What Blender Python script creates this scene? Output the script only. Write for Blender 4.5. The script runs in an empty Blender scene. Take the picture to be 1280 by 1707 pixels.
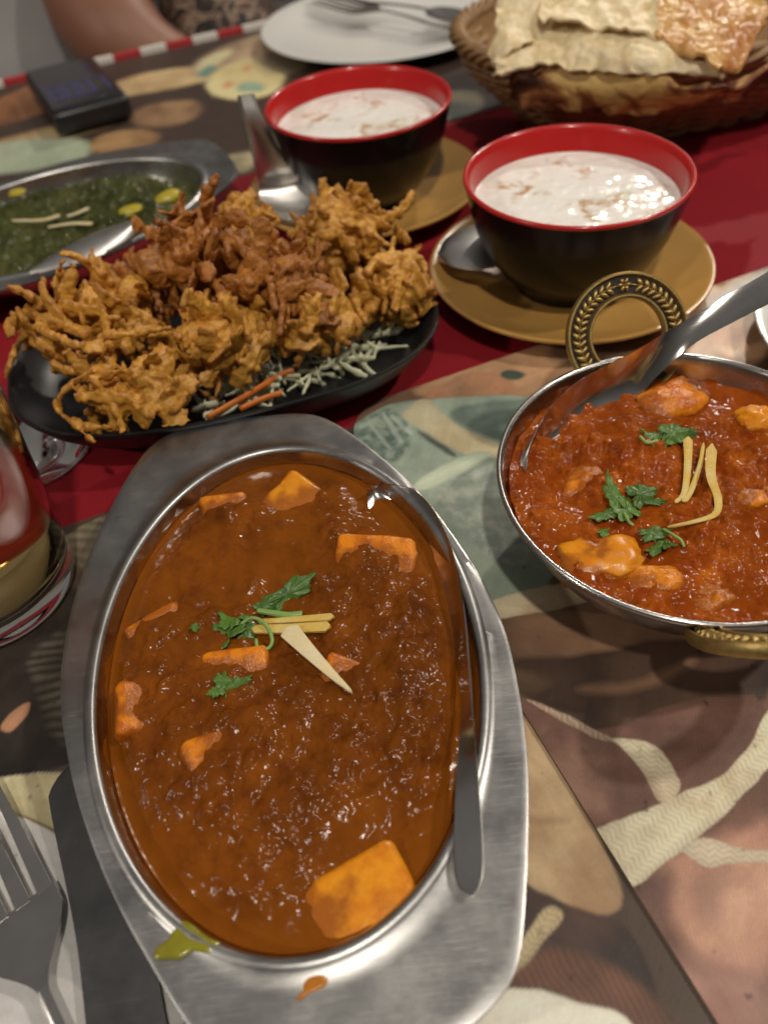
import bpy, bmesh, math, random
import numpy as np
from mathutils import Vector, Matrix
PI = math.pi
CM = 0.01
scene = bpy.context.scene
COL = scene.collection

# ------------------------------------------------------------------ camera
PXW, PXH, FPX, HC = 1280, 1707, 1331.7, 25.5          # photo size, focal length in its pixels, lens height (cm)
_p, _r = math.radians(47.36), math.radians(-6.79)
FW = np.array([0, math.cos(_p), -math.sin(_p)])
_rt = np.array([1.0, 0, 0]); _up = np.cross(_rt, FW)
RT = _rt * math.cos(_r) + _up * math.sin(_r)
UP = -_rt * math.sin(_r) + _up * math.cos(_r)
cam_d = bpy.data.cameras.new('camera'); cam = bpy.data.objects.new('camera', cam_d); COL.objects.link(cam)
cam_d.sensor_fit = 'VERTICAL'; cam_d.sensor_height = 36; cam_d.lens = FPX / PXH * 36
cam_d.clip_start = 0.01; cam_d.clip_end = 60
cam.matrix_world = Matrix(((RT[0], UP[0], -FW[0], 0), (RT[1], UP[1], -FW[1], 0), (RT[2], UP[2], -FW[2], HC * CM), (0, 0, 0, 1)))
cam_d.dof.use_dof = True; cam_d.dof.focus_distance = 0.285; cam_d.dof.aperture_fstop = 7.6
scene.camera = cam

# ------------------------------------------------------------------ room light
world = bpy.data.worlds.new('World'); scene.world = world; world.use_nodes = True
wn = world.node_tree.nodes; bg = wn['Background']
# an indoor surround: dim walls, a paler ceiling overhead
_tc = wn.new('ShaderNodeTexCoord'); _sx = wn.new('ShaderNodeSeparateXYZ'); _cr = wn.new('ShaderNodeValToRGB')
world.node_tree.links.new(_tc.outputs['Generated'], _sx.inputs[0]); world.node_tree.links.new(_sx.outputs['Z'], _cr.inputs[0]); world.node_tree.links.new(_cr.outputs[0], bg.inputs[0])
_cr.color_ramp.elements[0].position = 0.0; _cr.color_ramp.elements[0].color = (.034, .029, .025, 1); _cr.color_ramp.elements[1].position = .85; _cr.color_ramp.elements[1].color = (.175, .165, .153, 1)
bg.inputs[1].default_value = 1.0

def lamp(name, loc, target, power, size, color):
    d = bpy.data.lights.new(name, 'AREA'); d.shape = 'DISK'; d.size = size; d.energy = power; d.color = color
    o = bpy.data.objects.new(name, d); COL.objects.link(o)
    o.location = Vector(loc); o.rotation_euler = (Vector(target) - Vector(loc)).to_track_quat('-Z', 'Y').to_euler()
    return o
LC = (1.0, 0.91, 0.79)
lamp('ceiling_spot', (0.12, -0.45, 1.60), (0.12, 0.45, 0), 12, 0.08, LC)
lamp('ceiling_spot', (-1.60, -0.45, 1.25), (0.05, 0.40, 0), 9, 0.09, LC)
lamp('ceiling_spot', (0.95, 2.00, 1.30), (0.10, 0.45, 0), 14, 0.07, LC)
lamp('ceiling_spot', (1.25, 0.30, 1.60), (0.24, 0.60, 0), 14, 0.09, LC)

vs = scene.view_settings
vs.view_transform = 'Standard'; vs.look = 'None'; vs.gamma = 1; vs.use_curve_mapping = False; vs.exposure = -0.08
scene.render.engine = 'CYCLES'
cy = scene.cycles
cy.use_denoising = True
cy.max_bounces = 10; cy.transmission_bounces = 10; cy.glossy_bounces = 5; cy.diffuse_bounces = 4
cy.sample_clamp_indirect = 6.0

# ------------------------------------------------------------------ helpers: survey
def bp(u, v, z=0.0):
    """photo pixel -> point (cm) on the level plane at height z"""
    d = FW + RT * (u - PXW / 2) / FPX - UP * (v - PXH / 2) / FPX
    return d * ((z - HC) / d[2]) + np.array([0, 0, HC])
def by(u, v, y):
    """photo pixel -> point (cm) on the upright plane at depth y"""
    d = FW + RT * (u - PXW / 2) / FPX - UP * (v - PXH / 2) / FPX
    return d * (y / d[1]) + np.array([0, 0, HC])
def bps(pts, z=0.0): return np.array([bp(u, v, z) for u, v in pts])

# ------------------------------------------------------------------ helpers: noise
_rng = np.random.RandomState(7)
_perm = np.tile(_rng.permutation(256), 3)
_grad = _rng.normal(size=(256, 3)); _grad /= np.linalg.norm(_grad, axis=1)[:, None]
def perlin(P):
    P = np.asarray(P, float); i = np.floor(P).astype(int); f = P - i; i &= 255
    u = f * f * f * (f * (f * 6 - 15) + 10); out = 0
    for a in (0, 1):
        for b in (0, 1):
            for c in (0, 1):
                h = _perm[_perm[_perm[(i[..., 0] + a) & 255] + ((i[..., 1] + b) & 255)] + ((i[..., 2] + c) & 255)]
                g = _grad[h]
                d = g[..., 0] * (f[..., 0] - a) + g[..., 1] * (f[..., 1] - b) + g[..., 2] * (f[..., 2] - c)
                w = (u[..., 0] if a else 1 - u[..., 0]) * (u[..., 1] if b else 1 - u[..., 1]) * (u[..., 2] if c else 1 - u[..., 2])
                out = out + d * w
    return out * 1.6
def fbm(P, size, octaves=4, seed=0.0, gain=0.5):
    P = np.asarray(P, float)
    if P.shape[-1] == 2: P = np.concatenate([P, np.zeros(P.shape[:-1] + (1,))], -1)
    P = P / size + np.array([seed * 7.31, seed * 3.7, seed * 11.13]); o = 0; a = 1; t = 0
    for k in range(octaves):
        o = o + a * perlin(P); t += a; P = P * 2.03 + 17.1; a *= gain
    return o / t
def sstep(x, a, b):
    t = np.clip((x - a) / (b - a), 0, 1); return t * t * (3 - 2 * t)

# ------------------------------------------------------------------ helpers: objects (coordinates in cm)
ORG = {}
def thing(name, label, cat, loc, group=None):
    o = bpy.data.objects.new(name, None); COL.objects.link(o); o.empty_display_size = 0.01
    o.location = [c * CM for c in loc]; ORG[o] = np.array(loc, float)
    o['label'] = label; o['category'] = cat
    if group: o['group'] = group
    return o
def mk(name, V, F, mat, parent=None, smooth=True, sharp=None, label=None, cat=None, group=None, kind=None, attrs=None, fmat=None):
    """one mesh object; V in world cm. With a parent it becomes a part of it."""
    V = np.asarray(V, float)
    if parent is not None: org = ORG[parent]
    else: org = np.array([(V[:, 0].min() + V[:, 0].max()) / 2, (V[:, 1].min() + V[:, 1].max()) / 2, V[:, 2].min()])
    me = bpy.data.meshes.new(name)
    me.from_pydata(((V - org) * CM).tolist(), [], [list(f) for f in F]); me.update()
    for m in (mat if isinstance(mat, (list, tuple)) else [mat]): me.materials.append(m)
    if fmat is not None: me.polygons.foreach_set('material_index', np.asarray(fmat, np.int32))
    if smooth: me.polygons.foreach_set('use_smooth', np.ones(len(me.polygons), bool))
    if sharp: me.set_sharp_from_angle(angle=math.radians(sharp))
    if attrs:
        for k, a in attrs.items():
            a = np.asarray(a, float)
            if a.ndim == 1:
                at = me.attributes.new(k, 'FLOAT', 'POINT'); at.data.foreach_set('value', a.astype(np.float32))
            else:
                at = me.color_attributes.new(k, 'FLOAT_COLOR', 'POINT')
                c = np.ones((len(a), 4), np.float32); c[:, :3] = a; at.data.foreach_set('color', c.ravel())
    o = bpy.data.objects.new(name, me); COL.objects.link(o)
    if parent is not None:
        o.parent = parent
        ORG[o] = org
    else:
        o.location = org * CM; ORG[o] = org
    if label: o['label'] = label
    if cat: o['category'] = cat
    if group: o['group'] = group
    if kind: o['kind'] = kind
    return o

def loft(rings, closed=True, cap0=False, cap1=False):
    R = [np.asarray(r, float) for r in rings]; n = len(R[0]); V = np.concatenate(R); F = []
    for i in range(len(R) - 1):
        a, b = i * n, (i + 1) * n
        for j in range(n if closed else n - 1):
            k = (j + 1) % n; F.append((a + j, a + k, b + k, b + j))
    if cap0:
        V = np.concatenate([V, R[0].mean(0)[None]]); c = len(V) - 1
        F += [(c, (j + 1) % n, j) for j in range(n)]
    if cap1:
        V = np.concatenate([V, R[-1].mean(0)[None]]); c = len(V) - 1; b = (len(R) - 1) * n
        F += [(c, b + j, b + (j + 1) % n) for j in range(n)]
    return V, F
def lathe(prof, n=64, c=(0, 0, 0), cap0=False, cap1=False):
    t = np.linspace(0, 2 * PI, n, endpoint=False); cs = np.stack([np.cos(t), np.sin(t)], -1)
    return loft([np.concatenate([cs * r + np.array(c[:2]), np.full((n, 1), z + c[2])], 1) for r, z in prof], True, cap0, cap1)
def merge(parts):
    V, F, o = [], [], 0
    for v, f in parts:
        V.append(np.asarray(v, float)); F += [tuple(i + o for i in q) for q in f]; o += len(v)
    return np.concatenate(V), F
def catmull(P, n):
    P = np.asarray(P, float)
    if len(P) < 3: 
        t = np.linspace(0, 1, n)[:, None]; return P[0] * (1 - t) + P[-1] * t
    Q = np.concatenate([[2 * P[0] - P[1]], P, [2 * P[-1] - P[-2]]]); m = len(P) - 1
    t = np.linspace(0, m - 1e-6, n); i = t.astype(int); u = (t - i)[:, None]
    a, b, c, d = Q[i], Q[i + 1], Q[i + 2], Q[i + 3]
    return .5 * (2 * b + (c - a) * u + (2 * a - 5 * b + 4 * c - d) * u ** 2 + (3 * b - a - 3 * c + d) * u ** 3)
def chaikin(P, it=2, closed=True):
    P = np.asarray(P, float)
    for _ in range(it):
        Q = np.roll(P, -1, 0)
        P = np.stack([.75 * P + .25 * Q, .25 * P + .75 * Q], 1).reshape(-1, P.shape[1])
    return P
def frames(P, up0=None):
    T = np.gradient(P, axis=0); T /= np.linalg.norm(T, axis=1)[:, None] + 1e-12
    u = np.array(up0 if up0 is not None else (0, 0, 1.0)); 
    if abs(u @ T[0]) > .95: u = np.array([1.0, 0, 0])
    A = []; 
    for t in T:
        u = u - t * (u @ t); u /= np.linalg.norm(u) + 1e-12; A.append(u.copy())
    A = np.array(A); B = np.cross(T, A); return T, A, B
def tube(P, r, n=8, flat=1.0, twist=0.0, up0=None):
    """tapered tube along P; r a number or one per point; flat squeezes the second axis"""
    P = np.asarray(P, float); T, A, B = frames(P, up0); r = np.broadcast_to(np.asarray(r, float), (len(P),))
    th = np.linspace(0, 2 * PI, n, endpoint=False); R = []
    for i in range(len(P)):
        a = th; c, s = math.cos(twist * i), math.sin(twist * i)
        X = A[i] * c + B[i] * s; Y = -A[i] * s + B[i] * c
        R.append(P[i] + r[i] * (np.cos(a)[:, None] * X + flat * np.sin(a)[:, None] * Y))
    return loft(R, True, True, True)
def ico(sub=2):
    bm = bmesh.new(); bmesh.ops.create_icosphere(bm, subdivisions=sub, radius=1)
    V = np.array([v.co[:] for v in bm.verts]); F = [tuple(v.index for v in f.verts) for f in bm.faces]; bm.free(); return V, F
def box(sx, sy, sz, bev=.1, seg=3):
    bm = bmesh.new(); bmesh.ops.create_cube(bm, size=1)
    for v in bm.verts: v.co.x *= sx; v.co.y *= sy; v.co.z *= sz
    if bev: bmesh.ops.bevel(bm, geom=list(bm.edges), offset=bev, segments=seg, affect='EDGES', profile=.5)
    bm.verts.index_update()
    V = np.array([v.co[:] for v in bm.verts]); F = [tuple(v.index for v in f.verts) for f in bm.faces]; bm.free(); return V, F
def rot(V, rx=0, ry=0, rz=0):
    M = Matrix.Rotation(rz, 3, 'Z') @ Matrix.Rotation(ry, 3, 'Y') @ Matrix.Rotation(rx, 3, 'X')
    return np.asarray(V) @ np.array(M).T
def blade(C, Wd, Nr, hw, dish, th, k=11):
    """solid strip: centre line C, width directions Wd, face normals Nr, half widths, dish depth (edges raised), thickness"""
    s = np.linspace(-1, 1, k); R = []
    C = np.asarray(C, float); m = len(C)
    Wd = np.broadcast_to(np.asarray(Wd, float), C.shape); Nr = np.broadcast_to(np.asarray(Nr, float), C.shape)
    hw = np.broadcast_to(hw, (m,)); dish = np.broadcast_to(dish, (m,)); th = np.broadcast_to(th, (m,))
    for i in range(m):
        top = C[i] + s[:, None] * hw[i] * Wd[i] + (dish[i] * s ** 2 - dish[i])[:, None] * Nr[i]
        bot = top - th[i] * Nr[i] * (1 - .35 * np.abs(s) ** 6)[:, None]
        R.append(np.concatenate([top, bot[::-1]]))
    return loft(R, True, True, True)
def perp_frames(C, nhint):
    C = np.asarray(C, float); T = np.gradient(C, axis=0); T /= np.linalg.norm(T, axis=1)[:, None]
    N = np.broadcast_to(np.asarray(nhint, float), C.shape); N = N - T * (N * T).sum(1)[:, None]; N /= np.linalg.norm(N, axis=1)[:, None]
    return np.cross(N, T), N

# ------------------------------------------------------------------ helpers: materials
def srgb(r, g, b, k=1.0):
    return tuple(min(.9, k * ((c / 255 + .055) / 1.055) ** 2.4 if c > 10 else k * c / 255 / 12.92) for c in (r, g, b))
class NT:
    def __init__(s, name):
        s.m = bpy.data.materials.new(name); s.m.use_nodes = True; s.t = s.m.node_tree; s.b = s.t.nodes['Principled BSDF']
        s.tc = s.t.nodes.new('ShaderNodeTexCoord')
    def n(s, kind, **kw):
        nd = s.t.nodes.new('ShaderNode' + kind)
        for k, v in kw.items():
            if k.startswith('_'): setattr(nd, k[1:], v)
            else: s.set(nd, k.replace('__', ' '), v)
        return nd
    def set(s, nd, key, v):
        i = nd.inputs[int(key[1:])] if key[0] == 'i' and key[1:].isdigit() else nd.inputs[key]
        if isinstance(v, bpy.types.NodeSocket): s.t.links.new(v, i)
        elif isinstance(v, (tuple, list)) and len(v) == 3 and i.type == 'RGBA': i.default_value = (*v, 1)
        else: i.default_value = v
    def P(s, **kw):
        for k, v in kw.items(): s.set(s.b, k.replace('_', ' '), v)
        return s.m
    def co(s, scale=(1, 1, 1), rz=0.0, which='Object'):
        mp = s.n('Mapping', Vector=s.tc.outputs[which], Scale=scale, Rotation=(0, 0, rz)); return mp.outputs[0]
    def noise(s, scale, detail=4, rough=.55, vec=None, dist=0.0):
        nd = s.n('TexNoise', Scale=scale, Detail=detail, Roughness=rough, Distortion=dist); s.set(nd, 'Vector', vec or s.tc.outputs['Object']); return nd.outputs['Fac']
    def ramp(s, fac, stops):
        nd = s.n('ValToRGB', Fac=fac); cr = nd.color_ramp
        while len(cr.elements) < len(stops): cr.elements.new(.5)
        for e, (p, c) in zip(cr.elements, stops):
            e.position = p; e.color = (*c, 1) if isinstance(c, (tuple, list)) else (c, c, c, 1)
        return nd.outputs['Color']
    def mix(s, fac, a, b, mode='MIX'):
        nd = s.n('Mix', _data_type='RGBA', _blend_type=mode); s.set(nd, 'i0', fac); s.set(nd, 'i6', a); s.set(nd, 'i7', b); return nd.outputs[2]
    def math(s, op, a, b=0.5):
        nd = s.n('Math', _operation=op); s.set(nd, 'i0', a); s.set(nd, 'i1', b); return nd.outputs[0]
    def bump(s, h, strength=.3, dist=.001, normal=None):
        nd = s.n('Bump', Strength=strength, Distance=dist, Height=h)
        if normal is not None: s.set(nd, 'Normal', normal)
        return nd.outputs[0]
    def attr(s, name, out='Fac'):
        return s.n('Attribute', _attribute_name=name).outputs[out]

def simple(name, base, rough=.5, metal=0.0, var=.0, scale=60, bump=0, bscale=300, coat=0, **kw):
    t = NT(name); 
    if var:
        f = t.noise(scale, 5); c = t.mix(f, tuple(x * (1 - var) for x in base), tuple(min(1, x * (1 + var)) for x in base))
    else: c = base
    t.P(Base_Color=c, Roughness=rough, Metallic=metal)
    if coat: t.P(Coat_Weight=coat, Coat_Roughness=.08)
    if bump: t.P(Normal=t.bump(t.noise(bscale, 4), bump, .0005))
    for k, v in kw.items(): t.P(**{k: v})
    return t.m

def steel(name, base=(.62, .60, .57), rough=.2, scratch=.5, smudge=.12):
    t = NT(name)
    a = t.noise(75, 4, .6, t.co((1, 34, 1), .5)); b = t.noise(80, 4, .6, t.co((1, 40, 1), -.9)); c = t.noise(70, 4, .6, t.co((1, 30, 1), 1.9))
    s = t.math('MAXIMUM', t.math('MAXIMUM', a, b), c)
    hair = t.ramp(s, [(.60, 0.0), (.74, 1.0)])
    big = t.noise(55, 5, .6)
    r = t.math('ADD', rough, t.math('MULTIPLY', t.math('SUBTRACT', big, .42), smudge * 2))
    r = t.math('ADD', r, t.math('MULTIPLY', hair, .22 * scratch))
    col = t.mix(t.ramp(big, [(.35, 0.), (.7, 1.)]), tuple(x * .82 for x in base), base)
    return t.P(Base_Color=col, Metallic=1.0, Roughness=r, Normal=t.bump(t.math('ADD', t.math('MULTIPLY', s, scratch), t.math('MULTIPLY', big, .25)), .22, .0002))

M = {}
M['steel'] = steel('worn_steel', (.46, .455, .445), .33, .9, .18)
M['steel_pol'] = steel('polished_steel', (.66, .63, .60), .15, .25, .06)
M['steel_bowl'] = steel('bowl_steel', (.60, .58, .56), .20, .35, .08)
M['steel_soft'] = steel('satin_steel', (.70, .68, .65), .36, .3, .08)
M['steel_shaded'] = steel('shaded_knife_steel', (.20, .20, .20), .32, .5, .1)  # knife steel toned dark: the shadow over the knife is put into its colour
t = NT('aged_brass'); nz = t.noise(700, 4)
M['brass'] = t.P(Base_Color=t.mix(nz, (.26, .17, .05), (.58, .42, .16)), Metallic=.85, Roughness=.42, Normal=t.bump(t.noise(1500, 3), .25, .0003))
M['brass_dark'] = simple('brass_patina', (.018, .014, .010), .6, .2, .3, 400)
M['black_ceramic'] = simple('black_glaze', (.007, .006, .006), .22, 0, .2, 80, Specular_IOR_Level=.28)
M['red_ceramic'] = simple('red_glaze', (.46, .016, .016), .22, 0, .06, 60, coat=.3)
M['black_plate'] = simple('black_melamine', (.012, .012, .013), .38, 0, .2, 90, .08, 900)
t = NT('mustard_glaze'); nz = t.noise(70, 4)
M['saucer'] = t.P(Base_Color=t.mix(nz, (.42, .220, .055), (.55, .315, .090)), Roughness=.22, Coat_Weight=.25, Coat_Roughness=.1)
M['white_ceramic'] = simple('white_glaze', (.72, .71, .68), .22, 0, .02, 30)
t = NT('red_cloth'); wv = t.n('TexWave', _wave_type='BANDS', Scale=500, Distortion=1.5, Vector=t.co((1, 1, 1), .3)).outputs['Fac']
nz = t.noise(25, 4)
M['red_cloth'] = t.P(Base_Color=t.mix(nz, (.215, .005, .011), (.290, .008, .016)), Roughness=.72, Specular_IOR_Level=.3, Normal=t.bump(t.math('ADD', wv, t.noise(1500, 2)), .25, .0003))
t = NT('printed_mat'); pc = t.attr('print', 'Color'); nz = t.noise(900, 3)
M['print'] = t.P(Base_Color=t.mix(t.math('MULTIPLY', nz, .22), pc, (.04, .03, .02)), Roughness=t.math('ADD', .30, t.math('MULTIPLY', t.noise(40, 5), .18)), Normal=t.bump(t.math('ADD', nz, t.math('MULTIPLY', t.noise(18, 3), 3.0)), .10, .0005))
M['mat_edge'] = simple('mat_edge', (.30, .22, .15), .6)
M['table'] = simple('table_wood', (.10, .06, .035), .5, 0, .3, 30)
M['trim_red'] = simple('check_red', (.42, .03, .035), .6); M['trim_white'] = simple('check_white', (.70, .66, .60), .6)

def gravy(name, lo, mid, oil, speck=(.05, .012, .004), fine=.9):
    t = NT(name); lump = t.attr('lump'); 
    n1 = t.noise(95, 6, .62); n2 = t.noise(420, 4, .6); n3 = t.noise(1300, 3, .6)
    c = t.mix(t.ramp(n1, [(.36, 0.), (.66, 1.)]), lo, mid)
    c = t.mix(t.math('MULTIPLY', t.ramp(t.noise(34, 4, .6), [(.42, 0.), (.62, 1.)]), .55), c, tuple(x * .55 for x in lo))
    c = t.mix(t.math('MULTIPLY', t.ramp(n2, [(.50, 0.), (.72, 1.)]), .40), c, speck)
    c = t.mix(t.math('MULTIPLY', t.math('SUBTRACT', 1.0, lump), .85), c, t.mix(n1, tuple(x * .75 for x in oil), oil))
    c = t.mix(t.ramp(n3, [(.68, 0.), (.74, .75)]), c, tuple(x * .35 for x in lo))
    h = t.math('ADD', t.noise(130, 4, .55), t.math('MULTIPLY', t.noise(480, 2, .5), .22))
    k = t.math('ADD', .32, t.math('MULTIPLY', t.math('MULTIPLY', lump, t.ramp(t.noise(30, 4, .6), [(.42, .10), (.60, 1.15)])), fine))
    t.P(Base_Color=c, Roughness=t.math('ADD', .10, t.math('MULTIPLY', n2, .12)), Normal=t.bump(t.math('MULTIPLY', h, k), 1.0, .00075), Specular_IOR_Level=.15)
    t.P(Subsurface_Weight=.0, Subsurface_Radius=(.004, .0012, .0004), Subsurface_Scale=.5)
    return t.m
M['gravy'] = gravy('brown_gravy', (.118, .028, .004), (.225, .062, .006), (.235, .066, .004))
M['gravy_red'] = gravy('tomato_gravy', (.25, .040, .004), (.47, .120, .009), (.26, .050, .003), (.11, .015, .003))
M['spinach'] = gravy('spinach_gravy', (.030, .036, .010), (.088, .094, .028), (.10, .105, .035), (.014, .018, .005))
t = NT('paneer_orange'); n1 = t.noise(180, 5); n2 = t.noise(900, 3); wet = t.attr('film')
M['paneer'] = t.P(Base_Color=t.mix(t.ramp(t.math('ADD', wet, t.math('MULTIPLY', t.math('SUBTRACT', t.noise(75, 5, .6), .46), 2.6)), [(.20, 0.), (.75, .92)]), t.mix(t.ramp(n1, [(.4, 0.), (.68, 1.)]), (.74, .29, .012), (.60, .18, .008)), (.33, .092, .007)), Roughness=.28, Specular_IOR_Level=.4, Subsurface_Weight=.2, Subsurface_Radius=(.004, .0015, .0004), Subsurface_Scale=.6, Normal=t.bump(t.math('ADD', n1, t.math('MULTIPLY', n2, .3)), .35, .0008))
t = NT('paneer_gravy_coated'); n1 = t.noise(160, 5); n2 = t.noise(700, 3); wet = t.attr('film')
M['paneer_coat'] = t.P(Base_Color=t.mix(t.ramp(t.math('ADD', wet, t.math('MULTIPLY', t.math('SUBTRACT', t.noise(85, 5, .6), .44), 3.0)), [(.20, 0.), (.80, .85)]), t.mix(t.ramp(n1, [(.44, 0.), (.62, 1.)]), (.68, .22, .010), (.48, .115, .008)), (.30, .08, .008)), Roughness=.26, Specular_IOR_Level=.35, Subsurface_Weight=.15, Subsurface_Radius=(.004, .0015, .0004), Subsurface_Scale=.6, Normal=t.bump(t.math('ADD', n1, t.math('MULTIPLY', n2, .4)), .6, .0014))
t = NT('coriander_leaf'); n1 = t.noise(300, 4)
oi = t.n('ObjectInfo').outputs['Random']
M['leaf'] = t.P(Base_Color=t.mix(t.math('MULTIPLY', oi, .55), t.mix(n1, (.040, .115, .014), (.15, .27, .045)), (.03, .075, .014)), Roughness=.36, Normal=t.bump(t.noise(500, 3), .35, .0006), Subsurface_Weight=.1, Subsurface_Radius=(.001, .002, .0005))
M['stem'] = simple('coriander_stem', (.20, .33, .085), .35, 0, .25, 200)
def ginger(name, a, b):
    t = NT(name); n1 = t.noise(120, 4); fb = t.noise(260, 4, .6, t.co((1, 9, 9), .9))
    return t.P(Base_Color=t.mix(t.ramp(n1, [(.35, 0.), (.65, 1.)]), t.mix(t.math('MULTIPLY', fb, .6), a, tuple(x * .7 for x in a)), b), Roughness=.3, Subsurface_Weight=.25, Subsurface_Radius=(.003, .0025, .001), Normal=t.bump(fb, .6, .0006))
M['ginger'] = ginger('ginger_strip', (.72, .56, .20), (.66, .42, .06))
M['ginger_pale'] = ginger('ginger_pale', (.76, .66, .44), (.72, .60, .32))
t = NT('raita'); n1 = t.noise(120, 5, .65, dist=.4); n2 = t.noise(38, 3); n3 = t.noise(500, 3)
f = t.math('MULTIPLY', t.ramp(n2, [(.52, 0.), (.62, 1.)]), t.ramp(n1, [(.47, 0.), (.60, 1.)]))
c = t.mix(t.math('MULTIPLY', f, .85), t.mix(t.ramp(t.noise(60, 3), [(.55, 0.), (.72, 1.)]), (.86, .84, .79), (.76, .78, .66)), (.46, .22, .05))
M['raita'] = t.P(Base_Color=c, Roughness=.17, Subsurface_Weight=.25, Subsurface_Radius=(.004, .004, .003), Normal=t.bump(t.noise(130, 2), .35, .0010))
def batter(name, a, b, dark):
    t = NT(name); n1 = t.noise(90, 5, .6); n2 = t.noise(450, 4, .6)
    g = t.n('NewGeometry').outputs['Pointiness']
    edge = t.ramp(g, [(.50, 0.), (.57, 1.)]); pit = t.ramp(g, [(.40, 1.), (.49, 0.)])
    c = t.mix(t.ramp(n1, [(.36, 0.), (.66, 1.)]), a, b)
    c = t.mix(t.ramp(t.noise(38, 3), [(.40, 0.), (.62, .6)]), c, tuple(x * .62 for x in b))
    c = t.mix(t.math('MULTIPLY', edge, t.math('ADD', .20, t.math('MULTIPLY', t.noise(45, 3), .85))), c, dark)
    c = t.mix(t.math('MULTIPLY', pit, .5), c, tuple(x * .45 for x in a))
    return t.P(Base_Color=c, Roughness=t.math('ADD', .34, t.math('MULTIPLY', n2, .3)), Normal=t.bump(t.math('ADD', n1, t.math('MULTIPLY', n2, .35)), .5, .0010), Subsurface_Weight=.08, Subsurface_Radius=(.003, .001, .0003))
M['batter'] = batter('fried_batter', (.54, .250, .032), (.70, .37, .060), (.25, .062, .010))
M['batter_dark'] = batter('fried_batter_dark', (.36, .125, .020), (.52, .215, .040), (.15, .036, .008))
t = NT('naan_pale'); n1 = t.noise(32, 5, .62, dist=.5); n2 = t.noise(120, 5); n3 = t.noise(400, 3)
c = t.mix(t.ramp(n2, [(.35, 0.), (.7, 1.)]), (.70, .55, .30), (.85, .74, .50))
c = t.mix(t.ramp(n1, [(.58, 0.), (.70, .8)]), c, (.50, .25, .06)); c = t.mix(t.ramp(n1, [(.70, 0.), (.78, .8)]), c, (.22, .08, .02))
M['naan'] = t.P(Base_Color=c, Roughness=.50, Normal=t.bump(t.math('ADD', n2, t.math('MULTIPLY', n3, .3)), .35, .0020), Subsurface_Weight=.08, Subsurface_Radius=(.004, .003, .001))
t = NT('naan_charred'); n1 = t.noise(26, 5, .62, dist=.6); n2 = t.noise(120, 5)
c = t.mix(t.ramp(n1, [(.47, 0.), (.56, 1.)]), (.66, .44, .15), (.30, .11, .04)); c = t.mix(t.ramp(n1, [(.55, 0.), (.64, 1.)]), c, (.045, .018, .012))
M['naan_char'] = t.P(Base_Color=c, Roughness=.6, Normal=t.bump(n2, .5, .002))
t = NT('naan_glossy'); n1 = t.noise(40, 5, .62); n2 = t.noise(150, 5)
c = t.mix(t.ramp(n1, [(.38, 0.), (.62, 1.)]), (.66, .40, .14), (.40, .14, .03))
M['naan_brown'] = t.P(Base_Color=c, Roughness=.30, Normal=t.bump(n2, .5, .0025))
t = NT('wicker'); n1 = t.noise(60, 4); n2 = t.noise(300, 4, .6, t.co((1, 1, 5)))
M['wicker'] = t.P(Base_Color=t.mix(n1, (.19, .095, .036), (.44, .27, .12)), Roughness=.45, Normal=t.bump(n2, .5, .001))
M['skin'] = simple('skin', (.26, .115, .070), .5, 0, .12, 25, Subsurface_Weight=.1)
M['grey_shirt'] = simple('grey_shirt', (.30, .29, .285), .85, 0, .15, 15)
t = NT('patterned_fabric'); n1 = t.noise(42, 2, .4, dist=1.2)
M['pattern'] = t.P(Base_Color=t.ramp(n1, [(.40, (.015, .011, .010)), (.47, (.05, .03, .022)), (.52, (.32, .24, .17)), (.57, (.12, .055, .035)), (.64, (.02, .014, .012))]), Roughness=.8)
M['device'] = simple('black_plastic', (.012, .012, .014), .35, 0, .2, 60)
t = NT('device_screen'); M['screen'] = t.P(Base_Color=(.012, .011, .016), Roughness=.12, Coat_Weight=.5)
t = NT('screen_digits'); M['digits'] = t.P(Base_Color=(.03, .03, .10), Emission_Color=(.14, .15, .42, 1), Emission_Strength=.10, Roughness=.3)
t = NT('clear_glass'); M['glass'] = t.P(Base_Color=(1, .985, .94), Roughness=.01, IOR=1.5, Transmission_Weight=1.0)
t = NT('amber_drink'); M['drink'] = t.P(Base_Color=(.86, .60, .26), Roughness=.0, IOR=1.33, Transmission_Weight=1.0)
M['carrot'] = simple('carrot', (.62, .17, .02), .35, 0, .2, 200)
M['cabbage'] = simple('cabbage', (.66, .67, .46), .35, 0, .25, 150)
M['corn'] = simple('yellow_bit', (.42, .34, .02), .3, 0, .4, 120)
M['smear_green'] = simple('green_sauce', (.22, .20, .012), .22, 0, .35, 150, .5, 500, coat=.4)
M['smear_orange'] = simple('orange_sauce', (.45, .16, .012), .22, 0, .3, 200, .5, 500, coat=.4)
M['floor'] = simple('floor_tile', (.36, .29, .27), .5, 0, .1, 4)

# ------------------------------------------------------------------ setting: floor and table
AX = np.array([.949, .316]); AY = np.array([-.316, .949])              # the table's own axes
def tn(t_, n_): return AX * t_ + AY * n_
def slab_quad(pts, z0, z1):
    pts = np.asarray(pts); n = len(pts)
    V = np.concatenate([np.c_[pts, np.full(n, z1)], np.c_[pts, np.full(n, z0)]])
    F = [tuple(range(n)), tuple(range(2 * n - 1, n - 1, -1))] + [(i, i + n, (i + 1) % n + n, (i + 1) % n) for i in range(n)]
    return V, F
V, F = slab_quad([(-300, -200), (300, -200), (300, 400), (-300, 400)], -78, -76)
mk('floor', V, F, M['floor'], smooth=False, kind='structure')
EDGE = 88.6
tbl = thing('table', 'long wooden restaurant table with a red and white checked far edge', 'table', (0, 40, -76))
V, F = slab_quad([tn(-70, -25), tn(95, -25), tn(95, EDGE), tn(-70, EDGE)], -3.2, -.02)
mk('table_top', V, F, M['table'], tbl, smooth=False)
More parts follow.
